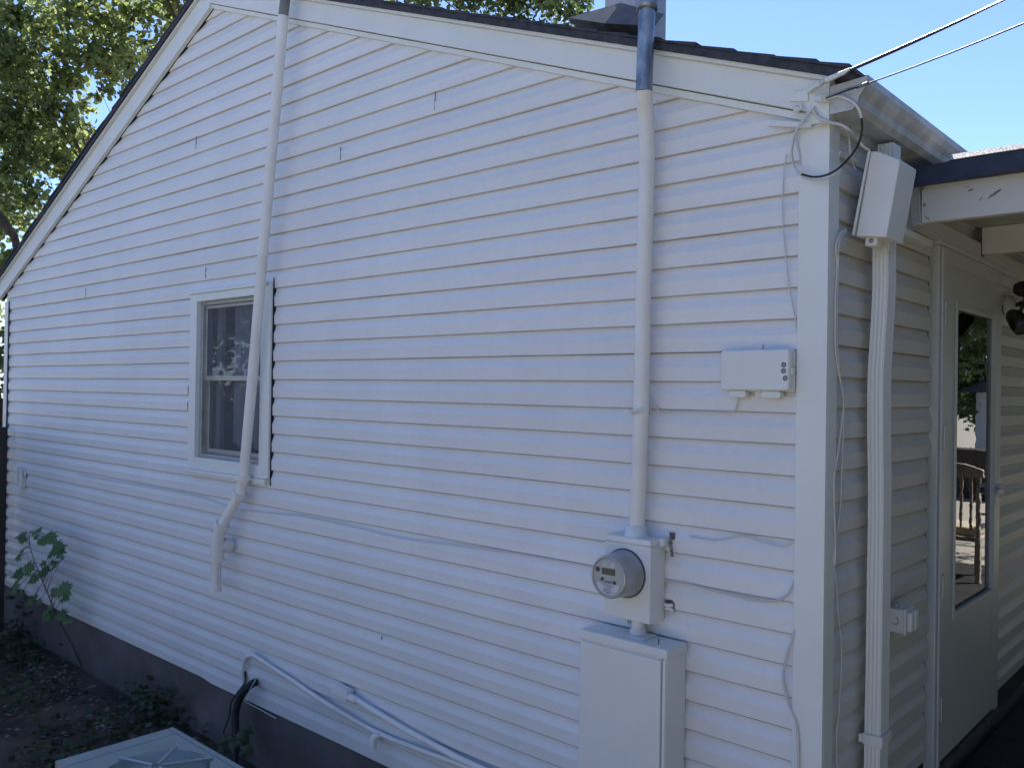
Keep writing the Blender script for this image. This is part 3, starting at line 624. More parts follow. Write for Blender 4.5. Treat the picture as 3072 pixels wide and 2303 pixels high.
# telephone / network box
nb = thing('telephone_box', (-.23, 0, 2.26), 'white plastic telephone junction box on the gable siding left of the corner post', 'box')
nx0, nx1, nz0, nz1 = -0.3415, -0.0995, 2.2637, 2.3973
def rbox(x0, x1, z0, z1, r, n=5):
    p = []
    for (cx_, cz_, a0) in ((x1-r, z1-r, 0), (x0+r, z1-r, 90), (x0+r, z0+r, 180), (x1-r, z0+r, 270)):
        for i in range(n+1):
            t = R(a0+90*i/n); p.append((cx_+r*math.cos(t), cz_+r*math.sin(t)))
    return p
MB().prism(rbox(nx0-.002, nx1+.002, nz0-.003, nz1, .010), lambda p: (p[0], -.014, p[1]), lambda p: (p[0], -.001, p[1])).build('back_plate', 'box', nb, .002)
MB().prism(rbox(nx0, nx1, nz0, nz1, .012), lambda p: (p[0], -.052, p[1]), lambda p: (p[0], -.0145, p[1])).build('cover', 'box', nb, .007, 3)
m_ = MB().box((-0.2374, -.006, nz1-.004), (-0.2133, -.0005, 2.4188)); m_.build('mounting_tab', 'box', nb, .0015); m_ = MB().box((nx1-.002, -.007, 2.3647), (-0.0939-.004, -.0005, 2.391)); m_.build('mounting_tab', 'box', nb, .0015)
m_ = MB().prism(rbox(-0.3149, -0.254, 2.24, nz0-.0005, .008), lambda p: (p[0], -.040, p[1]), lambda p: (p[0], -.008, p[1])); m_.build('cable_port', 'box', nb, .003)
m_ = MB().prism(rbox(-0.1995, -0.1326, 2.2396, nz0-.0005, .008), lambda p: (p[0], -.040, p[1]), lambda p: (p[0], -.008, p[1])); m_.build('cable_port', 'box', nb, .003)
m_ = MB().box((-0.2349, -.012, 2.2431), (-0.2124, -.004, nz0-.0005)); m_.build('mounting_tab', 'box', nb, .001)
for (a_, b_, r_) in ((1848, 530, .008), (1846, 598, .0075), (1865, 678, .005)):
    pass
for c_ in ((-0.1165, -0.0525, 2.347), (-0.1169, -0.0525, 2.3274), (-0.1108, -0.0525, 2.3043)):
    m_ = MB().lathe((c_[0], -.0523, c_[2]), (0, -1, 0), [(0, .0078), (.0015, .0078), (.0015, .0058)], 16); m_.cur = 1; m_.lathe((c_[0], -.0523, c_[2]), (0, -1, 0), [(.0008, .0058), (.002, .004), (.002, 0)], 12); m_.build('screw', ['ink', 'steel'], nb)
m_ = MB().box((nx1+.0005, -.040, 2.3156), (nx1+.006, -.018, 2.3372)); m_.build('latch', 'box', nb, .002)

# ================================================================== WHITE VENT PIPE
vp = thing('vent_pipe', (-3.5, -.06, 1.05), 'tall slim white plastic pipe leaning across the window up past the roof edge', 'pipe')
pb = (-3.5387, -0.1, 1.0668); pt_ = (-3.5238, -0.1, 1.3824)
e1 = (-3.4979, -0.098, 1.4334); e2 = (-3.3349, -0.065, 1.6538); e3 = (-3.3167, -0.065, 1.6999)
jt = (-2.9297, -0.105, 4.2347); jt2 = (-2.9147, -0.105, 4.3173)
rp = .0285
m_ = MB().tube([e3, (-3.1959, -0.075, 2.4961), (-3.1056, -0.085, 3.104), (-3.0091, -0.095, 3.7194), jt], rp, 20); m_.build('riser', 'pipe', vp)
dj = Vector(jt2)-Vector(jt); MB().tube([Vector(jt)-dj*.1, Vector(jt2)+dj*5], .0265, 20).build('bare_riser', 'greypvc', vp)
MB().tube([pb, pt_], rp, 20).build('drop_leg', 'pipe', vp)
m_ = MB().tube([e1, e2], rp, 20); m_.build('offset_leg', 'pipe', vp)
def coup(a, b, r=.034, name='fitting'):
    a, b = Vector(a), Vector(b); dd = (b-a).normalized()
    return MB().tube([a-dd*.001, a, a+dd*.004, b-dd*.004, b, b+dd*.001], [.0286, r, r+.001, r+.001, r, .0286], 20)
E2 = Vector(e2); E3 = Vector(e3); E1 = Vector(e1); PT = Vector(pt_); PB = Vector(pb)
q = spline([E2-(E2-E1)*.16, E2-(E2-E1)*.05, E2+Vector((0, 0, .02)), E3+Vector((.003, 0, .03))], 6)
m_ = MB().tube(q, .0315, 20); dq = (E2-E1).normalized(); m_.tube([E2-dq*.032, E2-dq*.006], .0435, 20); m_.tube([E3+Vector((.001, 0, .022)), E3+Vector((.003, 0, .050))], .0435, 20); m_.build('elbow', 'pipe', vp)
q = spline([E1+(E2-E1)*.12, E1, PT+Vector((0, 0, .0)), PT-Vector((0, 0, .03))], 6); m_ = MB().tube(q, .0315, 20); m_.tube([E1+dq*.006, E1+dq*.034], .0435, 20); m_.build('elbow', 'pipe', vp)
def on(t): return PB + (PT-PB)*t
tc0 = Vector((-3.48, -0.1, 1.3239)); tz = tc0.z
def atz(z): return PB + (PT-PB)*((z-PB.z)/(PT.z-PB.z))
m_ = coup(atz(tz-.075), atz(tz+.075), .0365); m_.tube([atz(tz-.085), atz(tz-.062)], .045, 20).tube([atz(tz+.062), atz(tz+.088)], .045, 20).tube([atz(tz), atz(tz)+Vector((.0, .06, 0))], .0365, 20).tube([atz(tz)+Vector((0, .045, 0)), atz(tz)+Vector((0, .078, 0))], .045, 20); m_.build('tee', 'pipe', vp)
MB().tube([atz(tz)+Vector((0, .075, 0)), atz(tz)+Vector((0, .115, 0))], rp, 20).build('wall_stub', 'pipe', vp)
m_ = MB().tube([PB-Vector((0, 0, .004)), PB+Vector((0, 0, .018))], .0365, 20); m_.build('end_collar', 'pipe', vp)

# ================================================================== CABLE BOX ON THE SIDE WALL, tilted off the wall
cb = thing('cable_junction_box', (.08, .23, 2.78), 'white metal cable box leaning off the wall above the downspout, under the gutter', 'box')
piv = (.015, .15, 2.775); ang = R(9.5)
m_ = MB().prism([(.018, 2.775), (.022, 3.045), (.030, 3.047), (.026, 2.775)], lambda p: (p[0], .146, p[1]), lambda p: (p[0], .318, p[1])).rot(piv, 'Y', ang); m_.build('back_plate', 'box', cb, .002)
m_ = MB().prism([(.031, 2.773), (.031, 3.045), (.05, 3.046), (.128, 3.018), (.128, 2.775)], lambda p: (p[0], .150, p[1]), lambda p: (p[0], .312, p[1])).rot(piv, 'Y', ang); m_.build('cover', 'box', cb, .005, 3)
m_ = MB().box((.05, .18, 2.742), (.09, .25, 2.7735)).rot(piv, 'Y', R(3)); m_.build('bottom_lug', 'box', cb, .004)
MB().lathe((.07, .178, 2.755), (0, -1, 0), [(0, .007), (.003, .006), (.003, 0)], 12).build('screw', 'steel', cb)
m_ = MB().box((.088, .28, 2.735), (.0915, .345, 2.775)); m_.build('strap_tab', 'box', cb, .001)

# outlet box on the side wall
oz1, oz0 = 1.486, 1.402
ob = thing('outlet_box', (.03, .6, 1.4), 'small grey weatherproof outlet box beside the storm door', 'outlet')
q0 = (0.045, 0.4766, 1.5022); q1 = (0.045, 0.4786, 1.4453)
MB().box((.002, .575, oz0), (.058, .665, oz1)).build('housing', 'box', ob, .003)
MB().box((.0585, .571, oz0-.004), (.066, .669, oz1+.004)).build('face_plate', 'box', ob, .002)
MB().box((.0662, .577, oz0+.006), (.085, .616, oz1-.006)).build('flip_cover', 'box', ob, .008, 3)
MB().box((.0662, .624, oz0+.006), (.085, .663, oz1-.006)).build('flip_cover', 'box', ob, .008, 3)
m_ = MB().box((.02, .59, oz1+.0003), (.032, .605, oz1+.018)); m_.build('hinge_tab', 'alu', ob, .002)
m_ = MB().tube([(.030+.010*math.cos(R(a)), .5745, (oz0+oz1)/2+.013*math.sin(R(a))) for a in range(-150, 100, 20)], .0011, 6); m_.build('knockout', 'ink', ob)

# flood light by the door
fl = thing('security_light', (.05, 2.3, 2.7), 'black twin-head security light beside the top of the storm door', 'light')
fb = Vector((0.0, 2.2636, 2.7212))
MB().lathe(fb, (1, 0, 0), [(0, .055), (.03, .052), (.045, .03), (.045, 0)], 20).build('base', 'door', fl)
for (hd, dr_) in (((0.12, 1.9051, 2.6281), (.5, -.3, -.6)), ((0.14, 1.9588, 2.7679), (.9, .1, -.1))):
    hd = Vector(hd); m_ = MB().tube(spline([fb+Vector((.04, 0, 0)), fb+Vector((.09, -.03, .01)), hd], 5), .010, 10); m_.build('arm', 'lampblack', fl)
    dd = Vector(dr_).normalized(); h_ = MB().lathe(hd-dd*.04, dd, [(0, 0), (0, .022), (.02, .035), (.07, .045), (.11, .046), (.11, .041), (.10, .041)], 20).build('lamp_head', 'lampblack', fl)
    MB().lathe(hd-dd*.04, dd, [(.101, .041), (.101, 0)], 20).build('lens', 'lens', h_)

# small outlet on the far left of the gable wall
o2 = (-6.9128, -0.02, 1.4465)
lo2 = thing('exterior_outlet', (o2[0], 0, o2[2]-.08), 'small white covered outlet low on the left end of the gable wall', 'outlet')
MB().box((o2[0]-.115, -.028, o2[2]-.085), (o2[0]+.03, -.001, o2[2]+.085)).build('housing', 'box', lo2, .006)
MB().box((o2[0]-.02, -.052, o2[2]-.08), (o2[0]+.045, -.0285, o2[2]+.078)).build('lid', 'box', lo2, .006)
MB().box((o2[0]+.032, -.022, o2[2]+.02), (o2[0]+.055, -.006, o2[2]+.06)).build('hinge', 'box', lo2, .003)

# ================================================================== CONDUITS LOW ON THE WALL
q = [(-3.3666, -0.008, 0.5337), (-3.3672, -0.014, 0.6126), (-3.3324, -0.022, 0.6996), (-3.252, -0.028, 0.7414), (-3.1571, -0.024, 0.7301), (-2.8787, -0.022, 0.6905), (-2.6052, -0.022, 0.6506), (-2.3504, -0.024, 0.626), (-2.064, -0.022, 0.6093), (-1.8008, -0.022, 0.6186), (-1.5594, -0.022, 0.6272), (-1.3803, -0.022, 0.631), (-1.0931, -0.022, 0.6372)]
cable('flexible_conduit', q, [.0125]*(12*8+1), 'pipe', 'long white conduit looping out of the siding, lower of the two low slanting pipes', cat='pipe', wob=.003)
lc = thing('wall_conduit', (-2.3, -.02, .5), 'straight white conduit with a small rectangular end fitting, upper of the two low pipes', 'pipe')
m_ = MB().tube([(-2.3301, -0.028, 0.7323), (-1.9553, -0.024, 0.682), (-1.6047, -0.024, 0.6534), (-1.3357, -0.024, 0.6455), (-0.9406, -0.024, 0.6302)], .0145, 16); m_.build('tube', 'pipe', lc)
a, b = Vector((-2.4734, -0.022, 0.7442)), Vector((-2.3561, -0.022, 0.7354)); dd = (b-a).normalized(); nn = Vector((-dd.z, 0, dd.x))
pc = [a-dd*.012-nn*.026, b-nn*.026, b+nn*.026, a-dd*.012+nn*.026]
MB().prism([(p.x, p.z) for p in pc], lambda p: (p[0], -.048, p[1]), lambda p: (p[0], -.001, p[1])).build('end_box', 'pipe', lc, .006)
MB().tube([Vector((-2.3541, -0.028, 0.7285))-dd*.0, Vector((-2.3, -0.028, 0.725))], .021, 8).build('lock_nut', 'pipe', lc)
m_ = MB().tube(spline([(-2.1517, 0.0, 0.5857), (-2.1315, -0.035, 0.6027), (-2.1408, -0.05, 0.5922), (-2.14, -0.052, 0.5716), (-2.1418, -0.05, 0.542)], 6), .0165, 14)
top(m_, 'drain_elbow', 'pipe', 'small painted drain elbow poking from the siding just under the low conduits', 'pipe')

# refrigerant line and its thin cable
q = [(-3.2621, 0.01, 0.5801), (-3.227, -0.04, 0.5877), (-3.2536, -0.075, 0.5477), (-3.2862, -0.09, 0.4802), (-3.2939, -0.1, 0.4135), (-3.2746, -0.11, 0.3542), (-3.2471, -0.12, 0.2894), (-3.1841, -0.16, 0.2366), (-3.1083, -0.22, 0.1564)]
qq = spline(q, 6)
top(MB().tube(qq, [.021+.003*noise.noise((i*.6, 0, 0)) + (-.006 if i > 40 else 0) for i in range(len(qq))], 14), 'refrigerant_line', 'foam', 'thick black foam covered hose curving down from the siding to the condenser', 'hose')
m_ = MB().tube(spline([(-3.3534, -0.008, 0.623), (-3.335, -0.018, 0.578)], 4), .006, 8)
q = [(-3.36, -0.006, 0.621), (-3.3347, -0.018, 0.5695), (-3.3422, -0.06, 0.518), (-3.3615, -0.09, 0.4612), (-3.3578, -0.1, 0.3882), (-3.3598, -0.13, 0.3197), (-3.3626, -0.15, 0.2486)]
cable('control_cable', q, .0055, 'blackcable', 'thin black cable hanging behind the black foam hose')
q = [(-3.2543, 0.0, 0.6013), (-3.1712, -0.062, 0.6146), (-3.2631, -0.05, 0.5181), (-3.3358, -0.02, 0.4626), (-3.1828, -0.012, 0.4486), (-3.03, -0.008, 0.4393)]
cable('drain_wire', q, .0028, 'cable', 'thin pale wire hanging below the siding edge right of the black hose')

# ================================================================== CABLES
r_ = .0032
cable('wall_cable', [(-5.8127, -0.005, 1.5574), (-4.7516, -0.005, 1.566), (-3.9836, -0.005, 1.5678), (-3.4638, -0.005, 1.5406), (-2.8762, -0.005, 1.5638), (-2.4681, -0.005, 1.5636), (-2.0376, -0.005, 1.552), (-1.6029, -0.005, 1.5659), (-1.2516, -0.005, 1.5801), (-0.8969, -0.005, 1.5814), (-0.7883, -0.006, 1.5838)], .0027, 'paintcable', 'long thin painted cable sagging across the gable wall to the meter')
cable('wall_cable', [(-0.5874, -0.004, 1.5823), (-0.4545, -0.006, 1.5827), (-0.2787, -0.006, 1.571), (-0.1789, -0.008, 1.5764), (-0.1228, -0.01, 1.6014), (-0.0978, -0.008, 1.6439), (-0.0818, -0.004, 1.6961)], .0036, 'cable', 'white cable curving up from right of the meter box to the corner post')
cable('wall_cable', [(-0.4766, -0.004, 1.7505), (-0.3774, -0.004, 1.7501), (-0.2827, -0.004, 1.7746), (-0.2156, -0.005, 1.7678), (-0.1337, -0.008, 1.7607), (-0.0997, -0.008, 1.78), (-0.0832, -0.004, 1.7994)], .0024, 'paintcable', 'thin wavy wire from the strap clamp to the corner post')
cable('wall_cable', [(-0.0823, 0.002, 1.5368), (-0.0893, -0.012, 1.4864), (-0.1127, -0.016, 1.4084), (-0.1221, -0.014, 1.3391), (-0.1017, -0.012, 1.2621), (-0.0761, -0.016, 1.2109), (-0.0682, -0.018, 1.1404), (-0.067, -0.018, 1.053), (-0.0652, -0.018, 0.9221)], .0046, 'cable', 'thick white cable bowing out beside the foot of the corner post')
cable('wall_cable', [(-0.6637, -0.085, 2.1805), (-0.6445, -0.085, 2.1891), (-0.6334, -0.05, 2.2038), (-0.6236, -0.03, 2.2089), (-0.6159, -0.018, 2.2025), (-0.6068, -0.008, 2.1881), (-0.5783, -0.005, 2.1839), (-0.4861, -0.005, 2.1887), (-0.3801, -0.005, 2.1894), (-0.3189, -0.005, 2.1927), (-0.3025, -0.008, 2.2068), (-0.2904, -0.016, 2.2375)], .0028, 'cable', 'thin grounding wire from the conduit clamp to the telephone box')
cable('wall_cable', [(-0.1368, -0.01, 3.0316), (-0.146, -0.01, 2.9466), (-0.1483, -0.008, 2.8236), (-0.1339, -0.008, 2.6905), (-0.1241, -0.01, 2.6144), (-0.1033, -0.008, 2.5087), (-0.0923, -0.003, 2.446)], .0024, 'paintcable', 'very thin wire hanging left of the upper corner post')
# loops at the corner
Y1 = -.045
g14 = [(-0.0323, -0.045, 3.1522), (-0.0649, -0.05, 3.1158), (-0.0902, -0.05, 3.0824), (-0.0996, -0.05, 3.0418), (-0.0999, -0.05, 3.0034), (-0.0887, -0.05, 2.9727), (-0.0666, -0.05, 2.9481), (-0.0274, -0.05, 2.9336), (0.0147, -0.05, 2.9334), (0.0481, -0.04, 2.9506), (0.0733, -0.02, 2.984), (0.0911, 0.0, 3.0261), (0.1016, 0.0, 3.0688), (0.1067, -0.02, 3.1)]
cable('drop_loop', g14[6:], .0034, 'blackcable', 'black cable looping across the top of the corner post and up to the gutter')
cable('drop_loop', g14[:7], .0034, 'cable', 'white left half of the cable ring hanging from the wire bracket')
g14b = [(0.1067, -0.02, 3.0981), (0.1047, -0.03, 3.1163), (0.0937, -0.04, 3.1382), (0.0734, -0.045, 3.156), (0.0455, -0.05, 3.17), (0.0155, -0.05, 3.1709), (0.0003, -0.05, 3.1705)]
cable('drop_loop', g14b, .0048, 'paintcable', 'painted upper end of the ring cable arching over the gutter end cap')
g14c = [(-0.0306, -0.04, 3.1569), (-0.0628, -0.046, 3.124), (-0.0862, -0.046, 3.0941), (-0.0968, -0.046, 3.0576), (-0.1011, -0.044, 3.0125), (-0.0873, -0.044, 2.9679), (-0.0652, -0.044, 2.9414), (-0.0259, -0.044, 2.9247), (0.0162, -0.044, 2.925), (0.0536, -0.035, 2.947)]
cable('drop_loop', g14c, .0034, 'cable', 'white cable following the left side of the looped ring at the corner')
g14d = [(-0.0833, -0.03, 3.0973), (-0.0995, -0.02, 3.0794), (-0.0968, -0.016, 3.0488), (-0.0893, -0.014, 3.0169), (-0.0874, -0.01, 2.9864)]
cable('drop_loop', g14d, .0038, 'paintcable', 'short white cable tucked behind the left edge of the corner post')
cable('drop_loop', [(-0.0342, -0.045, 3.1431), (-0.0164, -0.045, 3.1168), (0.0161, -0.04, 3.0983), (0.0424, -0.03, 3.0881), (0.0534, 0.0, 3.0781), (0.03, 0.0861, 3.0719), (0.03, 0.0924, 3.0345), (0.03, 0.103, 3.0213), (0.03, 0.1444, 3.0144)], .0044, 'cable', 'thick white cable drooping from the bracket over the corner post to the cable box')
cable('drop_loop', [(-0.0263, -0.03, 3.0977), (0.0065, -0.035, 3.0996), (0.0499, -0.03, 3.0847), (0.0722, -0.01, 3.0665), (0.05, 0.0991, 3.075), (0.06, 0.1245, 3.0517), (0.07, 0.1499, 3.0439)], .0045, 'cable', 'white cable arching from the post top to the top of the cable box')
cable('drop_loop', [(0.02, 0.0345, 3.0084), (0.03, 0.0137, 3.0137), (0.03, 0.0527, 3.0202), (0.03, 0.1032, 3.0136), (0.02, 0.1507, 3.0016), (0.02, 0.1666, 2.9949)], .0030, 'cable', 'small loose curled wire behind the cable box')
cable('side_cable', [(0.02, 0.0912, 2.7877), (0.02, 0.0426, 2.7574), (0.016, 0.0248, 2.7172), (0.012, 0.0443, 2.6601), (0.012, 0.0343, 2.5474), (0.012, 0.0378, 2.4361), (0.012, 0.0577, 2.3476), (0.01, 0.0961, 2.2809), (0.01, 0.1147, 2.2129), (0.01, 0.0931, 2.1225), (0.01, 0.0668, 2.0425), (0.01, 0.0439, 1.9767), (0.01, 0.0651, 1.7484), (0.002, 0.0632, 1.7013)], .0034, 'cable', 'white cable running down the side wall beside the corner post from the cable box')
cable('side_cable', [(0.022, 0.0913, 2.7797), (0.022, 0.0522, 2.7566), (0.02, 0.036, 2.7183), (0.014, 0.0481, 2.6335), (0.012, 0.05, 2.4816), (0.014, 0.0707, 2.321), (0.014, 0.106, 2.2357), (0.012, 0.1117, 2.1448), (0.012, 0.1039, 1.9864), (0.01, 0.1003, 1.8839), (0.01, 0.0664, 1.7893), (0.004, 0.0657, 1.7115)], .0028, 'cable', 'second white cable on the side wall, right of its twin')
cable('side_cable', [(0.004, 0.0683, 1.7111), (0.01, 0.0788, 1.6487), (0.01, 0.095, 1.5531), (0.01, 0.1252, 1.4434), (0.01, 0.1226, 1.3139), (0.01, 0.1144, 1.238), (0.01, 0.0942, 1.1659), (0.01, 0.1003, 1.0568), (0.01, 0.1097, 0.9286)], .0022, 'cable', 'thin white wire hanging low between corner post and downspout')
top(MB().box((0.004, 0.1099, 2.2583), (0.018, 0.1115, 2.253)), 'cable_clip', 'cable', 'tiny white cable clip halfway down the side wall cables', 'clip')

# overhead service drop with its bracket
sb = thing('drop_bracket', (-.06, -.035, 3.2), 'painted metal bracket holding the overhead wires on the rake end', 'bracket')
bx = (-0.0562, -0.036, 3.1901)
m_ = MB().prism([-0.1124 and (-0.1104, 3.2232), (-0.0546, 3.2146), (-0.0521, 3.1778), (-0.116, 3.1914)], lambda p: (p[0], -.040, p[1]), lambda p: (p[0], -.0345, p[1])); m_.build('plate', 'rake', sb, .002)
m_ = MB().tube([(-0.0508, -0.04, 3.2108), (-0.023, -0.06, 3.2143), (0.0003, -0.07, 3.2157)], .009, 10).tube(spline([(-0.1014, -0.036, 3.1554), (-0.0873, -0.05, 3.1605), (-0.0713, -0.05, 3.1553), (-0.0779, -0.04, 3.1726)], 5), .004, 8).lathe((-0.0895, -0.036, 3.1607), (0, -1, 0), [(0, .012), (.012, .010), (.014, 0)], 12); m_.build('hook', 'rake', sb)
m_ = MB().tube([(-0.0249, -0.036, 3.1833), (0.0063, -0.06, 3.1684)], .012, 10); m_.build('stud', 'rake', sb)
A1 = Vector((-0.0035, -0.07, 3.2154)); B1 = Vector((0.5476, -0.2743, 3.2422)); d1 = B1-A1
w1 = [A1 + d1*t + Vector((0, 0, -.005*4*t*(1-t) if t < 1 else .02*(t-1))) for t in [0, .1, .2, .35, .5, .65, .8, 1, 1.5, 2.5, 4]]
sw = thing('overhead_wire', A1, 'thick grey overhead service wire rising to the upper right from the roof corner', 'wire')
MB().tube(w1, .0038, 10).build('cable_core', 'blackcable', sw)
tw = [p + Vector((0, .0042*math.cos(i*.05+1.3), .0042*math.sin(i*.05+1.3))) for i, p in enumerate([A1 + d1*t + Vector((0, 0, -.005*4*t*(1-t) if t < 1 else .02*(t-1))) for t in [k*.02 for k in range(0, 200)]])]
MB().tube(tw, .0024, 6).build('bare_messenger', 'galv', sw)
m_ = MB()
for i in range(9): 
    c_ = A1 + d1*(.004+i*.006); m_.tube([c_, c_+d1*.003], .0095-.0002*i, 8)
m_.tube([A1+d1*.05, A1+d1*.2], [.010, .006], 8); m_.build('wedge_grip', 'rake', sw)
A2 = Vector((0.0061, -0.055, 3.1698)); M2 = Vector((0.1222, -0.06, 3.1833)); B2 = Vector((0.5978, -0.2955, 3.1627)); d2 = B2-M2
w2 = [A2, A2.lerp(M2, .5), M2] + [M2 + d2*t + Vector((0, 0, -.004*4*t*(1-t) if t < 1 else .02*(t-1))) for t in [.1, .25, .4, .6, .8, 1, 1.5, 2.5, 4]]
sw2 = thing('overhead_wire', A2, 'thin overhead telephone wire, lower of the two leaving the roof corner', 'wire')
MB().tube(w2, .0024, 8).build('wire_core', 'blackcable', sw2)
MB().tube([A2, A2.lerp(M2, .5)+Vector((0, 0, .006)), M2+Vector((0, 0, .003))], .0028, 6).build('bail_wire', 'galv', sw2)
m_ = MB().tube([M2-d2.normalized()*.02, M2+d2.normalized()*.025], .0058, 8); m_.build('drop_clamp', 'steel', sw2)

# ================================================================== CONDENSER
ac = thing('air_conditioner', (-2.5, -.94, .1), 'square grey-green outdoor air conditioner with wire fan guard, low in front of the wall', 'air conditioner')
ax0, ax1, ay0, ay1, az = -2.872, -2.20, -1.206, -.677, .62
m_ = MB().box((ax0+.008, ay0+.008, .12), (ax1-.008, ay1-.008, az-.034)); m_.build('cabinet', 'acpaint', ac, .01)
cxx, cyy = -2.47, -.95
m_ = MB()   # top frame with a round opening
N = 48; rad = .215; ringp = [(cxx+rad*math.cos(2*math.pi*i/N), cyy+rad*math.sin(2*math.pi*i/N)) for i in range(N)]
def sq(t):
    c_, s_ = math.cos(t), math.sin(t); k = 1e9
    if c_ > 1e-6: k = min(k, (ax1-cxx)/c_)
    if c_ < -1e-6: k = min(k, (ax0-cxx)/c_)
    if s_ > 1e-6: k = min(k, (ay1-cyy)/s_)
    if s_ < -1e-6: k = min(k, (ay0-cyy)/s_)
    return (cxx+k*c_, cyy+k*s_)
angs = sorted([2*math.pi*i/N for i in range(N)] + [math.atan2(y-cyy, x-cxx) % (2*math.pi) for x in (ax0, ax1) for y in (ay0, ay1)])
o1 = [sq(t) for t in angs]; i1 = [(cxx+rad*math.cos(t), cyy+rad*math.sin(t)) for t in angs]; K = len(angs)
m_.add([(x, y, az) for x, y in o1] + [(x, y, az) for x, y in i1] + [(x, y, az-.033) for x, y in o1] + [(x, y, az-.033) for x, y in i1],
    [f for i in range(K) for f in ((i, (i+1) % K, K+(i+1) % K, K+i), (2*K+i, 3*K+i, 3*K+(i+1) % K, 2*K+(i+1) % K), (i, 2*K+i, 2*K+(i+1) % K, (i+1) % K), (K+i, K+(i+1) % K, 3*K+(i+1) % K, 3*K+i))])
m_.build('top_frame', 'acpaint', ac)
m_ = MB()
for (p0, p1) in [((ax0+.085, ay0+.01), (ax0+.085, ay1-.02)), ((ax0+.01, ay1-.028), (ax1-.01, ay1-.028))]:
    m_.box((p0[0]-.001, p0[1]-.001, az+.0002), (p1[0]+.001, p1[1]+.001, az+.0008))
m_.build('panel_line', 'ink', ac)
A0_ = math.atan2(-0.8458-cyy, -2.5699-cxx)
m_ = MB()
for k in range(17):
    r_k = .035+k*.0115; m_.tube([(cxx+r_k*math.cos(A0_+2*math.pi*i/6), cyy+r_k*math.sin(A0_+2*math.pi*i/6), az+.016-.010*(k/17)**2) for i in range(7)], .0018, 5, False)
m_.build('fan_guard', 'acwire', ac)
for a_ in range(6):
    t = A0_+a_*math.pi/3; m_ = MB().tube([(cxx+.02*math.cos(t), cyy+.02*math.sin(t), az+.019), (cxx+.232*math.cos(t), cyy+.232*math.sin(t), az+.006)], .0075, 8); m_.build('guard_strut', 'acwire', ac)
MB().box((ax0+.02, ay0+.02, az-.2), (ax1-.02, ay1-.02, az-.19)).build('fan_well', 'dark', ac)
m_ = MB()
for k in range(4):
    t = R(k*90+25); m_.hexa([(cxx+.03*math.cos(t), cyy+.03*math.sin(t), az-.09), (cxx+.19*math.cos(t-.3), cyy+.19*math.sin(t-.3), az-.10), (cxx+.19*math.cos(t+.4), cyy+.19*math.sin(t+.4), az-.06), (cxx+.03*math.cos(t+.6), cyy+.03*math.sin(t+.6), az-.07)] + [(cxx+.03*math.cos(t), cyy+.03*math.sin(t), az-.088), (cxx+.19*math.cos(t-.3), cyy+.19*math.sin(t-.3), az-.098), (cxx+.19*math.cos(t+.4), cyy+.19*math.sin(t+.4), az-.058), (cxx+.03*math.cos(t+.6), cyy+.03*math.sin(t+.6), az-.068)])
m_.lathe((cxx, cyy, az-.12), (0, 0, 1), [(0, .05), (.06, .05), (.06, 0)], 20); m_.build('fan_blade', 'dark', ac)
MB().box((ax0-.06, ay0-.06, .03), (ax1+.06, ay1+.06, .119)).build('concrete_pad', 'found', ac, .01)

# ================================================================== FENCE at the far left
fx_ = -7.16
fn = thing('wooden_fence', (fx_, -.1, .05), 'dark brown stained board fence meeting the left end of the wall', 'fence')
MB().box((fx_-.09, -.15, 0), (fx_, -.06, 1.868)).build('post', 'fence', fn, .004)
m_ = MB(); y = -.155
while y > -2.4:
    m_.box((fx_-.085, y-.136, .06), (fx_-.065, y, 1.86+random.uniform(-.01, .01))); y -= .142
m_.build('boards', 'fence', fn, .002)
m_ = MB().box((fx_-.0645, -2.4, 1.5), (fx_-.03, -.151, 1.59)).box((fx_-.0645, -2.4, .4), (fx_-.03, -.151, .49)); m_.build('rail', 'fence', fn, .003)

# ================================================================== FOLIAGE
def leaves_mesh(name, pts, size, m, parent, shape='round', flat=None):
    pts = np.asarray(pts, float); n = len(pts); o3 = np.array(BASE.get(parent.name, (0, 0, 0))) if parent else np.zeros(3)
    nrm = rng.normal(size=(n, 3)); nrm[:, 2] += .5
    if flat is not None: nrm[:, 2] += flat
    nrm /= np.linalg.norm(nrm, axis=1)[:, None]
    t = rng.normal(size=(n, 3)); t -= nrm*np.sum(t*nrm, 1)[:, None]; t /= np.linalg.norm(t, axis=1)[:, None]
    b = np.cross(nrm, t); s = size*rng.uniform(.6, 1.25, n)[:, None]
    # six-point leaf, slightly folded
    out = [(-.5, 0, 0), (-.15, .36, -.06), (.22, .30, -.06), (.55, 0, .0), (.22, -.30, -.06), (-.15, -.36, -.06)]
    V = np.stack([pts + t*(a*s) + b*(c*s) + nrm*(d*s) for a, c, d in out], 1).reshape(-1, 3) - o3
    F = np.arange(n*6).reshape(n, 6); F = np.concatenate([F[:, [0, 1, 2, 3]], F[:, [0, 3, 4, 5]]]); 
    me = bpy.data.meshes.new(name); me.vertices.add(len(V)); me.vertices.foreach_set('co', V.ravel().astype(np.float32))
    me.loops.add(F.size); me.loops.foreach_set('vertex_index', F.ravel().astype(np.int32))
    me.polygons.add(len(F)); me.polygons.foreach_set('loop_start', np.arange(0, F.size, 4, dtype=np.int32)); me.update(calc_edges=True); me.validate()
    me.materials.append(MT[m]); o = bpy.data.objects.new(name, me); COL.objects.link(o)
    if parent: o.parent = parent; BASE[o.name] = tuple(o3)
    return o
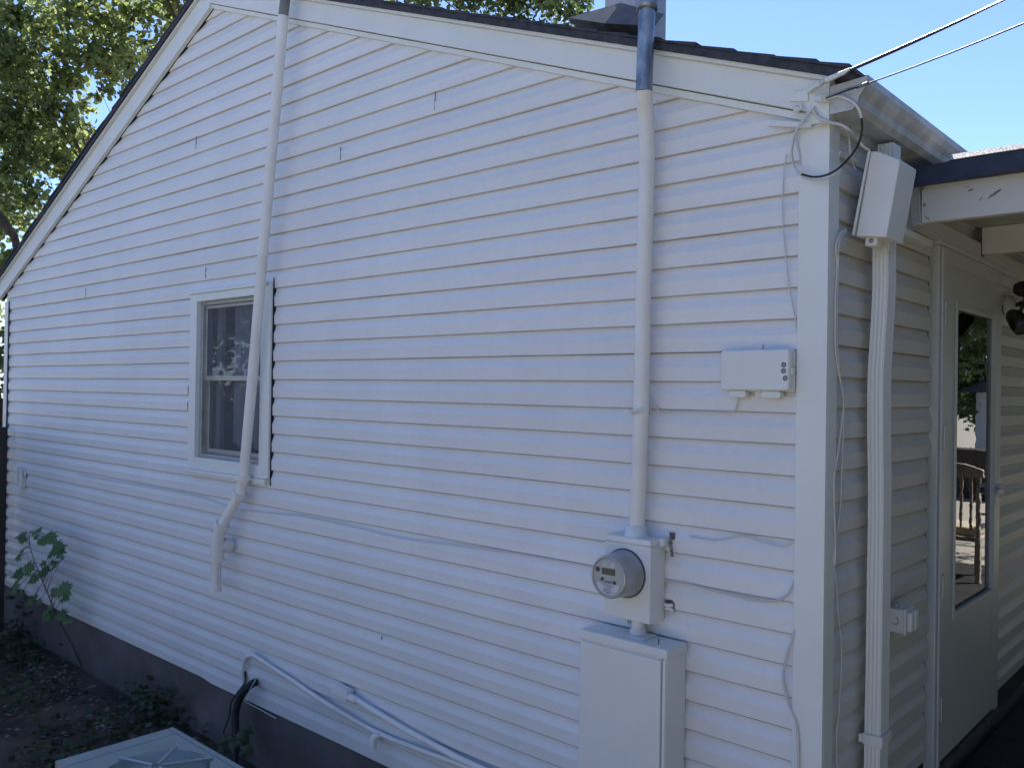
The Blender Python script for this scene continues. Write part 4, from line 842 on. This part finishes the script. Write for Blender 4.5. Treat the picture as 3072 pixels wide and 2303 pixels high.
def blob(c, r, n, sq_=.8):
    d = rng.normal(size=(n, 3)); d /= np.linalg.norm(d, axis=1)[:, None]; rad = r*rng.uniform(0, 1, n)**.5
    # lumpy outline
    ph = rng.uniform(0, 6.28, 3); lump = 1 + .35*np.sin(d[:, 0]*4+ph[0])*np.cos(d[:, 2]*5+ph[1]) + .2*np.sin(d[:, 1]*7+ph[2])
    return np.array(c) + d*(rad*lump)[:, None]*np.array([1, 1, sq_])
def tree(name, base, h, clumps, label, leaf='leaf', size=.12, dens=480, tr=.25, group=None, limbs=()):
    t = thing(name, base, label, 'tree', group); b = Vector(base); P = []
    for (c, r) in clumps:
        k = max(1, int(r/.45)) ; P.append(blob(c, r, int(dens*(r/.6)**2.3)))
        for j in range(4):
            off = rng.normal(size=3)*r*.8; P.append(blob(np.array(c)+off, r*.45, int(dens*.16*(r/.6)**2)))
    leaves_mesh('crown', np.concatenate(P), size, leaf, t)
    m_ = MB(); hub = b + Vector((0, 0, h))
    m_.tube(spline([b, b+Vector((.15, .1, h*.4)), hub, hub+Vector((.2, -.1, h*.45))], 5), [tr*(1-.045*i) for i in range(16)], 12)
    for i, (c, r) in enumerate(clumps):
        if i % 4 != 0: continue
        c = Vector(c); st = b + Vector((.1, .1, h*(.55+.8*((i*37) % 10)/10)))
        mid = st.lerp(c, .5) + Vector(rng.normal(size=3)*.38)
        L = spline([st, mid, c], 5); k = len(L)
        rr0 = tr*.22*min(1, r+.2); m_.tube(L, [rr0*(1-.85*i_/(k-1)) for i_ in range(k)], 6)
        for j in range(3):
            e = c + Vector(rng.normal(size=3)*r*.7); s0 = L[int(k*.6)]
            m_.tube(spline([s0, s0.lerp(e, .5)+Vector(rng.normal(size=3)*.1), e], 3), [rr0*.4, rr0*.3, rr0*.3, rr0*.2, rr0*.2, rr0*.12, rr0*.08], 5)
    for lb in limbs: m_.tube(spline(lb, 5), [.12*(1-.05*i) for i in range(len(lb)*5-4)], 8)
    m_.build('trunk', 'bark', t); return t
cl = [((-14.2824, 2.2242, 8.1685), .42), ((-14.5704, 1.9664, 7.8691), .55), ((-13.7696, 2.1565, 7.4879), .42), ((-14.0495, 1.9057, 7.2161), .55), ((-14.6595, 2.567, 7.2693), .55), ((-13.7405, 2.7252, 7.2606), .38), ((-14.2138, 2.9628, 8.0282), .42), ((-13.5731, 2.8654, 8.3203), .38),
    ((-14.2773, 3.5748, 8.5097), .45), ((-14.0571, 3.7793, 8.0532), .42), ((-13.7756, 3.3649, 7.5715), .30), ((-13.7815, 4.0223, 8.6877), .5), ((-14.1288, 4.387, 8.2558), .38), ((-13.8608, 4.6213, 9.041), .42), ((-13.9299, 3.8998, 7.5739), .26), ((-13.7283, 3.4116, 7.2078), .20),
    ((-13.8676, 2.616, 6.7103), .5), ((-14.3446, 2.1858, 6.5046), .6), ((-14.0387, 3.0043, 6.3804), .30), ((-14.0086, 2.4953, 6.0618), .48), ((-14.3976, 2.1468, 5.682), .5), ((-14.1842, 2.8788, 5.7939), .36), ((-14.1196, 2.4034, 5.2576), .48), ((-14.6249, 1.9489, 4.934), .6), ((-14.5119, 3.3868, 6.2414), .25), ((-14.4178, 2.144, 4.2519), .4), ((-14.7613, 1.8404, 3.5405), .6),
    ((-16.5, 2.0, 5.5), 1.2), ((-17.5, 2.5, 8.5), 1.5), ((-14.5, 6.5, 9.5), 1.4), ((-13.2, 4.2, 11.0), 1.5), ((-10.8, 3.4, 11.6), 1.5), ((-12.5, 2.2, 10.6), 1.2), ((-15.5, 3.0, 11.2), 1.6), ((-11.3, 5.3, 12.6), 1.3), ((-9.6, 2.0, 10.6), 1.3), ((-8.2, 3.3, 11.8), 1.2), ((-8.0, .8, 9.9), 1.0)]
tree('cottonwood_tree', (-13.4, 5.4, 0), 3.9, cl, 'large leafy tree with dark limbs filling the sky left of the gable', 'leaf', .11, 560, .24, limbs=[[(-13.6794, 1.4554, 5.0102), (-13.3937, 1.7171, 4.7513), (-13.4311, 1.9559, 4.4964), (-13.4358, 2.3623, 3.9751), (-13.3, 5.3, 2.6)], [(-12.7842, 4.2484, 8.96), (-12.5216, 4.4923, 8.4213), (-12.3166, 4.6839, 7.8813), (-11.9854, 4.7225, 7.1165), (-13.3, 5.4, 3.0)]])
cl2 = [((-9.596, 7.8118, 9.0673), .35), ((-9.299, 8.0792, 9.2345), .5), ((-9.2746, 8.7759, 9.2673), .38), ((-8.9364, 9.0812, 9.3741), .40), ((-8.6279, 9.3618, 9.2809), .28), ((-8.3995, 9.5697, 9.2025), .16), ((-10.015, 7.4291, 9.3401), .55), ((-8.6466, 8.6647, 9.771), .8), ((-9.3628, 8.014, 9.9168), .9), ((-10.1371, 7.3132, 9.8201), .9), ((-9.3341, 8.7255, 8.9335), .5), ((-8.5335, 9.451, 8.9504), .35)]
tree('leafy_tree', (-10.5, 9.0, 0), 5.5, cl2, 'leafy tree showing just above the roof ridge left of the chimney', 'leaf2', .10, 520, .22)

c_ = [((-10.0+rng.uniform(-.7, .7), .8+rng.uniform(-.7, .7), rng.uniform(.6, 2.7)), rng.uniform(.5, .7)) for k in range(16)]
tree('garden_shrub', (-10.0, .8, 0), 1.4, c_, 'dark shrub just visible past the far left corner of the house', 'leaf2', .09, 300, .08)
# young maple growing by the wall
def lobed(c, nrm, up, s):
    n_ = Vector(nrm).normalized(); u_ = (Vector(up)-n_*Vector(up).dot(n_)).normalized(); v_ = n_.cross(u_)
    sh = [(-.05, 0), (-.12, .22), (-.32, .42), (-.05, .38), (.02, .62), (.18, .40), (.42, .62), (.40, .34), (.62, .30), (.55, .18), (1.0, 0)]
    full = sh + [(x, -y) for x, y in reversed(sh[1:-1])]
    pts = [Vector(c) + u_*(x*s) + v_*(y*s) - n_*(abs(y)*.25*s + max(0, x)**2*.18*s) for x, y in full]
    ctr = Vector(c) + u_*(.2*s)
    return [ctr] + pts, [(0, i+1, (i+1) % len(pts)+1) for i in range(len(pts))]
def maple(name, stem, lv, label, rs=.006, s=.1, m='maple', group=None):
    t = thing(name, stem[0], label, 'plant', group); st = spline(stem, 6)
    ms = MB().tube(st, [rs*(1-.7*i/(len(st)-1)) for i in range(len(st))], 6); ml = MB()
    lv = list(lv) + [(tuple(Vector(c)+Vector((random.uniform(-.08, .08), random.uniform(-.05, .03), random.uniform(-.08, .06)))), k*random.uniform(.4, .75)) for c, k in lv] + [(tuple(Vector(c)+Vector((random.uniform(-.05, .05), random.uniform(-.04, .03), random.uniform(-.06, .04)))), k*random.uniform(.5, .8)) for c, k in lv]
    for (c, k) in lv:
        c = Vector(c); near = min(st, key=lambda p: (p-c).length); ms.tube(spline([near, near.lerp(c, .5)+Vector((0, 0, .01)), c], 3), .0018, 5)
        out_ = (c-near); out_.z -= .03; out_ = out_.normalized() if out_.length > .01 else Vector((1, 0, -.2))
        n_ = Vector((random.uniform(-.1, .9), -.9+random.uniform(-.3, .3), .7)).normalized()
        v, f = lobed(c, n_, out_+Vector((random.uniform(-.4, .4), 0, random.uniform(-.5, .1))), s*k); ml.add(v, f)
    ml.build('leaves', m, t); ms.build('stem', 'stem', t); return t
maple('maple_sapling', [(-5.5186, -0.05, 0.1694), (-5.5525, -0.12, 0.3549), (-5.6733, -0.18, 0.5445), (-5.7805, -0.2, 0.6724), (-5.9419, -0.22, 0.8433), (-6.0408, -0.24, 0.991), (-6.022, -0.26, 1.1185)],
    [((-5.6364, -0.26, 1.1418), 1.0), ((-5.8485, -0.24, 1.0891), .8), ((-5.5408, -0.26, 1.0722), 1.1), ((-5.6274, -0.25, 1.0242), 1.0), ((-6.176, -0.24, 0.9729), .9), ((-5.5891, -0.24, 0.9343), .7), ((-5.8323, -0.23, 0.8491), 1.0), ((-5.9307, -0.24, 0.7992), .8), ((-5.515, -0.22, 0.7792), 1.25), ((-5.6644, -0.22, 0.7192), .8), ((-6.062, -0.28, 1.0913), .9), ((-5.8783, -0.27, 1.1491), .7), ((-6.1449, -0.27, 0.8075), 1.0), ((-6.209, -0.27, 0.7106), .8), ((-5.9648, -0.22, 0.6565), .8), ((-5.5594, -0.2, 0.581), .9), ((-5.7182, -0.22, 0.5554), .9), ((-6.0048, -0.25, 0.8748), .9)],
    'young maple sapling with lobed leaves growing against the left end of the wall', s=.098)
maple('maple_seedling', [(-3.1793, -0.2, 0.2671), (-3.114, -0.22, 0.3525), (-3.0988, -0.22, 0.3912)], [((-3.1456, -0.24, 0.358), .8), ((-3.0506, -0.22, 0.4132), .9), ((-3.0177, -0.22, 0.3967), .8), ((-3.1767, -0.25, 0.3175), .7), ((-3.0623, -0.25, 0.3673), .7), ((-3.0049, -0.2, 0.4372), .6)],
    'small pale green seedling at the foot of the black hose', .003, .075, 'weed')
# weeds and litter
P = []
def scat(cx_, cy_, rx, ry, n, h):
    x = cx_ + rng.normal(size=n)*rx; y = cy_ + rng.normal(size=n)*ry; y = np.minimum(y, -.03)
    z = np.array([gz(a_, b_) for a_, b_ in zip(x, y)]) + rng.uniform(0, 1, n)**1.6*h; P.append(np.stack([x, y, z], 1))
for k in range(34):
    x_, y_ = rng.uniform(-7, -3.2), -abs(rng.normal())*.9-.1
    if y_ < -1.9 and x_ > -5: continue
    scat(x_, y_, .16, .12, 20, rng.uniform(.03, .14))
for c_, h_ in (((-4.477, -0.0591, 0.1), .22), ((-4.3758, 0.001, 0.1), .25), ((-4.2392, -0.3101, 0.1), .16), ((-6.1946, -0.2521, 0.1), .3), ((-6.8385, 0.1215, 0.15), .4), ((-5.2096, -0.4944, 0.1), .18), ((-4.1579, 0.0232, 0.1), .22), ((-5.658, -0.4904, 0.1), .2)):
    scat(c_[0], c_[1]-.05, .16, .12, 95, h_)
wd = leaves_mesh('ground_weeds', np.concatenate(P), .045, 'weed', None, flat=1.0); wd['kind'] = 'stuff'; wd['label'] = 'low weeds on the dark soil'
n_l = 2000; x = rng.uniform(-8, -1, n_l); y = -abs(rng.normal(size=n_l))*1.5-.05; y[::3] = -rng.uniform(.03, .35, len(y[::3])); z = np.array([gz(a_, b_) for a_, b_ in zip(x, y)])+.006
lt = leaves_mesh('leaf_litter', np.stack([x, y, z], 1), .035, 'litter', None, flat=7); lt['kind'] = 'stuff'; lt['label'] = 'fallen leaves scattered on the soil'
# rosette weeds standing out from the ground cover
maple('broadleaf_weed', [(-5.0313, -0.5254, 0.1), (-3.6694, -1.0, 0.6104)], [((-3.748, -1.0, 0.6072), .9), ((-3.5948, -1.0, 0.6539), 1.0), ((-3.6581, -1.0, 0.6051), .8), ((-3.5318, -1.0, 0.6818), .7)], 'low broad leaved weed on the soil left of the condenser', .003, .07, 'weed') if False else None

# ================================================================== WHAT THE DOOR GLASS REFLECTS, WITH ADDED SHADE TREES
def chair(loc):
    t = thing('porch_chair', loc, 'slatted wooden porch chair with a pale cushion mirrored in the door glass', 'chair')
    L = Vector(loc)
    def B(a, b, name, m='chairwood', bev=.004): return MB().box(L+Vector(a), L+Vector(b)).build(name, m, t, bev)
    B((-.28, -.27, .36), (.28, .27, .40), 'seat')
    for sx in (-.26, .26):
        for sy in (-.25, .25): B((sx-.022, sy-.022, 0), (sx+.022, sy+.022, .36), 'leg')
    for sx in (-.26, .26): B((sx-.018, -.27, .40), (sx+.018, -.235, .98), 'back_post')
    for i in range(6): B((-.20+i*.08-.012, -.262, .46), (-.20+i*.08+.012, -.244, .93), 'slat')
    m_ = MB().prism([(-.30, .93), (.30, .93), (.30, 1.0), (.15, 1.045), (0, 1.06), (-.15, 1.045), (-.30, 1.0)], lambda p: tuple(L+Vector((p[0], -.275, p[1]))), lambda p: tuple(L+Vector((p[0], -.232, p[1])))); m_.build('top_rail', 'chairwood', t, .006)
    for sx in (-.30, .30): B((sx-.03, -.25, .60), (sx+.03, .26, .625), 'armrest')
    B((-.25, -.22, .4005), (.25, .25, .48), 'cushion', 'cushion', .02)
    return t
chair((1.25, 6.0, .62))
def simple_house(loc):
    t = thing('neighbour_house', loc, 'white neighbouring house with dark window seen only mirrored in the door glass', 'house'); L = Vector(loc)
    MB().box(L+Vector((-3.5, 0, 0)), L+Vector((3.5, 5, 3.0))).build('wall', 'nbr', t)
    MB().prism([(-3.9, 2.9), (3.9, 2.9), (0, 4.6)], lambda p: tuple(L+Vector((p[0], -.3, p[1]))), lambda p: tuple(L+Vector((p[0], 5.3, p[1])))).build('roof', 'shingle', t)
    for x in (-2.4, -.8, 1.2, 2.5): MB().box(L+Vector((x-.4, -.02, .9)), L+Vector((x+.4, -.0, 2.1))).build('window', 'lcd', t)
simple_house((1.55, 22, -.5))
for (bx_, by_, hh, lab) in ((-15, -7, 2.6, 'dense dark shrub tree seen only as a reflection in the gable window'), (-20, -13, 3.2, 'second dark tree farther off, reflected in the gable window')):
    c_ = [((bx_+rng.uniform(-2.6, 2.6), by_+rng.uniform(-2.4, 2.4), rng.uniform(.8, hh+3.2)), rng.uniform(.9, 1.3)) for k in range(16)]
    tree('shade_tree', (bx_, by_, 0), hh, c_, lab, 'leaf2', .22, 110, .2)
for (bx_, by_, lab) in ((-7.5, -12.5, 'left tree of the unseen pair added across the yard to shade the gable wall'), (.5, -13.5, 'right tree of the unseen pair added across the yard to shade the gable wall')):  # unseen pair, added to cut low skylight on the gable wall
    c_ = [((bx_+rng.uniform(-3.4, 3.4), by_+rng.uniform(-2, 2), rng.uniform(.8, 3.4)), rng.uniform(.9, 1.2)) for k in range(14)]
    tree('shade_tree', (bx_, by_, 0), 3, c_, lab, 'leaf2', .24, 100, .2)
for (bx_, by_, lab) in ((5.6, -3.0, 'nearest tree of the unseen row added past the porch to shade the side wall'), (6.4, 2.5, 'middle tree of the unseen row added past the porch to shade the side wall'), (6.0, 8.5, 'farthest tree of the unseen row added past the porch to shade the side wall')):  # unseen row, added to block light and darken side wall and porch
    c_ = [((bx_+rng.uniform(-1.5, 2.0), by_+rng.uniform(-2.8, 2.8), rng.uniform(.6, 4.6)), rng.uniform(1.0, 1.4)) for k in range(22)]
    tree('shade_tree', (bx_, by_, 0), 3, c_, lab, 'leaf2', .24, 130, .2)
c_ = [((rng.uniform(1.0, 5.0), rng.uniform(10.5, 13.5), rng.uniform(3.6, 5.4)), rng.uniform(.7, .9)) for k in range(22)]
tree('yard_tree', (-.8, 12.0, 0), 3, c_, 'dense dark tree overhanging the back yard, mirrored at the top of the door glass', 'leaf2', .14, 320, .2)
cl3 = []
for k in range(26):
    cl3.append(((rng.uniform(2, 10), rng.uniform(20, 28), rng.uniform(3.0, 8) if k > 8 else rng.uniform(1.5, 3.5)), rng.uniform(.6, 1.1)))
m_ = MB()
for k in range(1): m_.box((2.0, 17.5, .05), (9, 18.3, 1.15))
top(m_, 'low_shed_wall', 'fence', 'low dark board wall in the back yard, mirrored in the door glass', 'wall')
tree('yard_tree', (7.6, 25.5, 0), 3.6, cl3, 'dark yard tree beyond the porch, mirrored in the door glass', 'leaf2', .16, 200, .2)
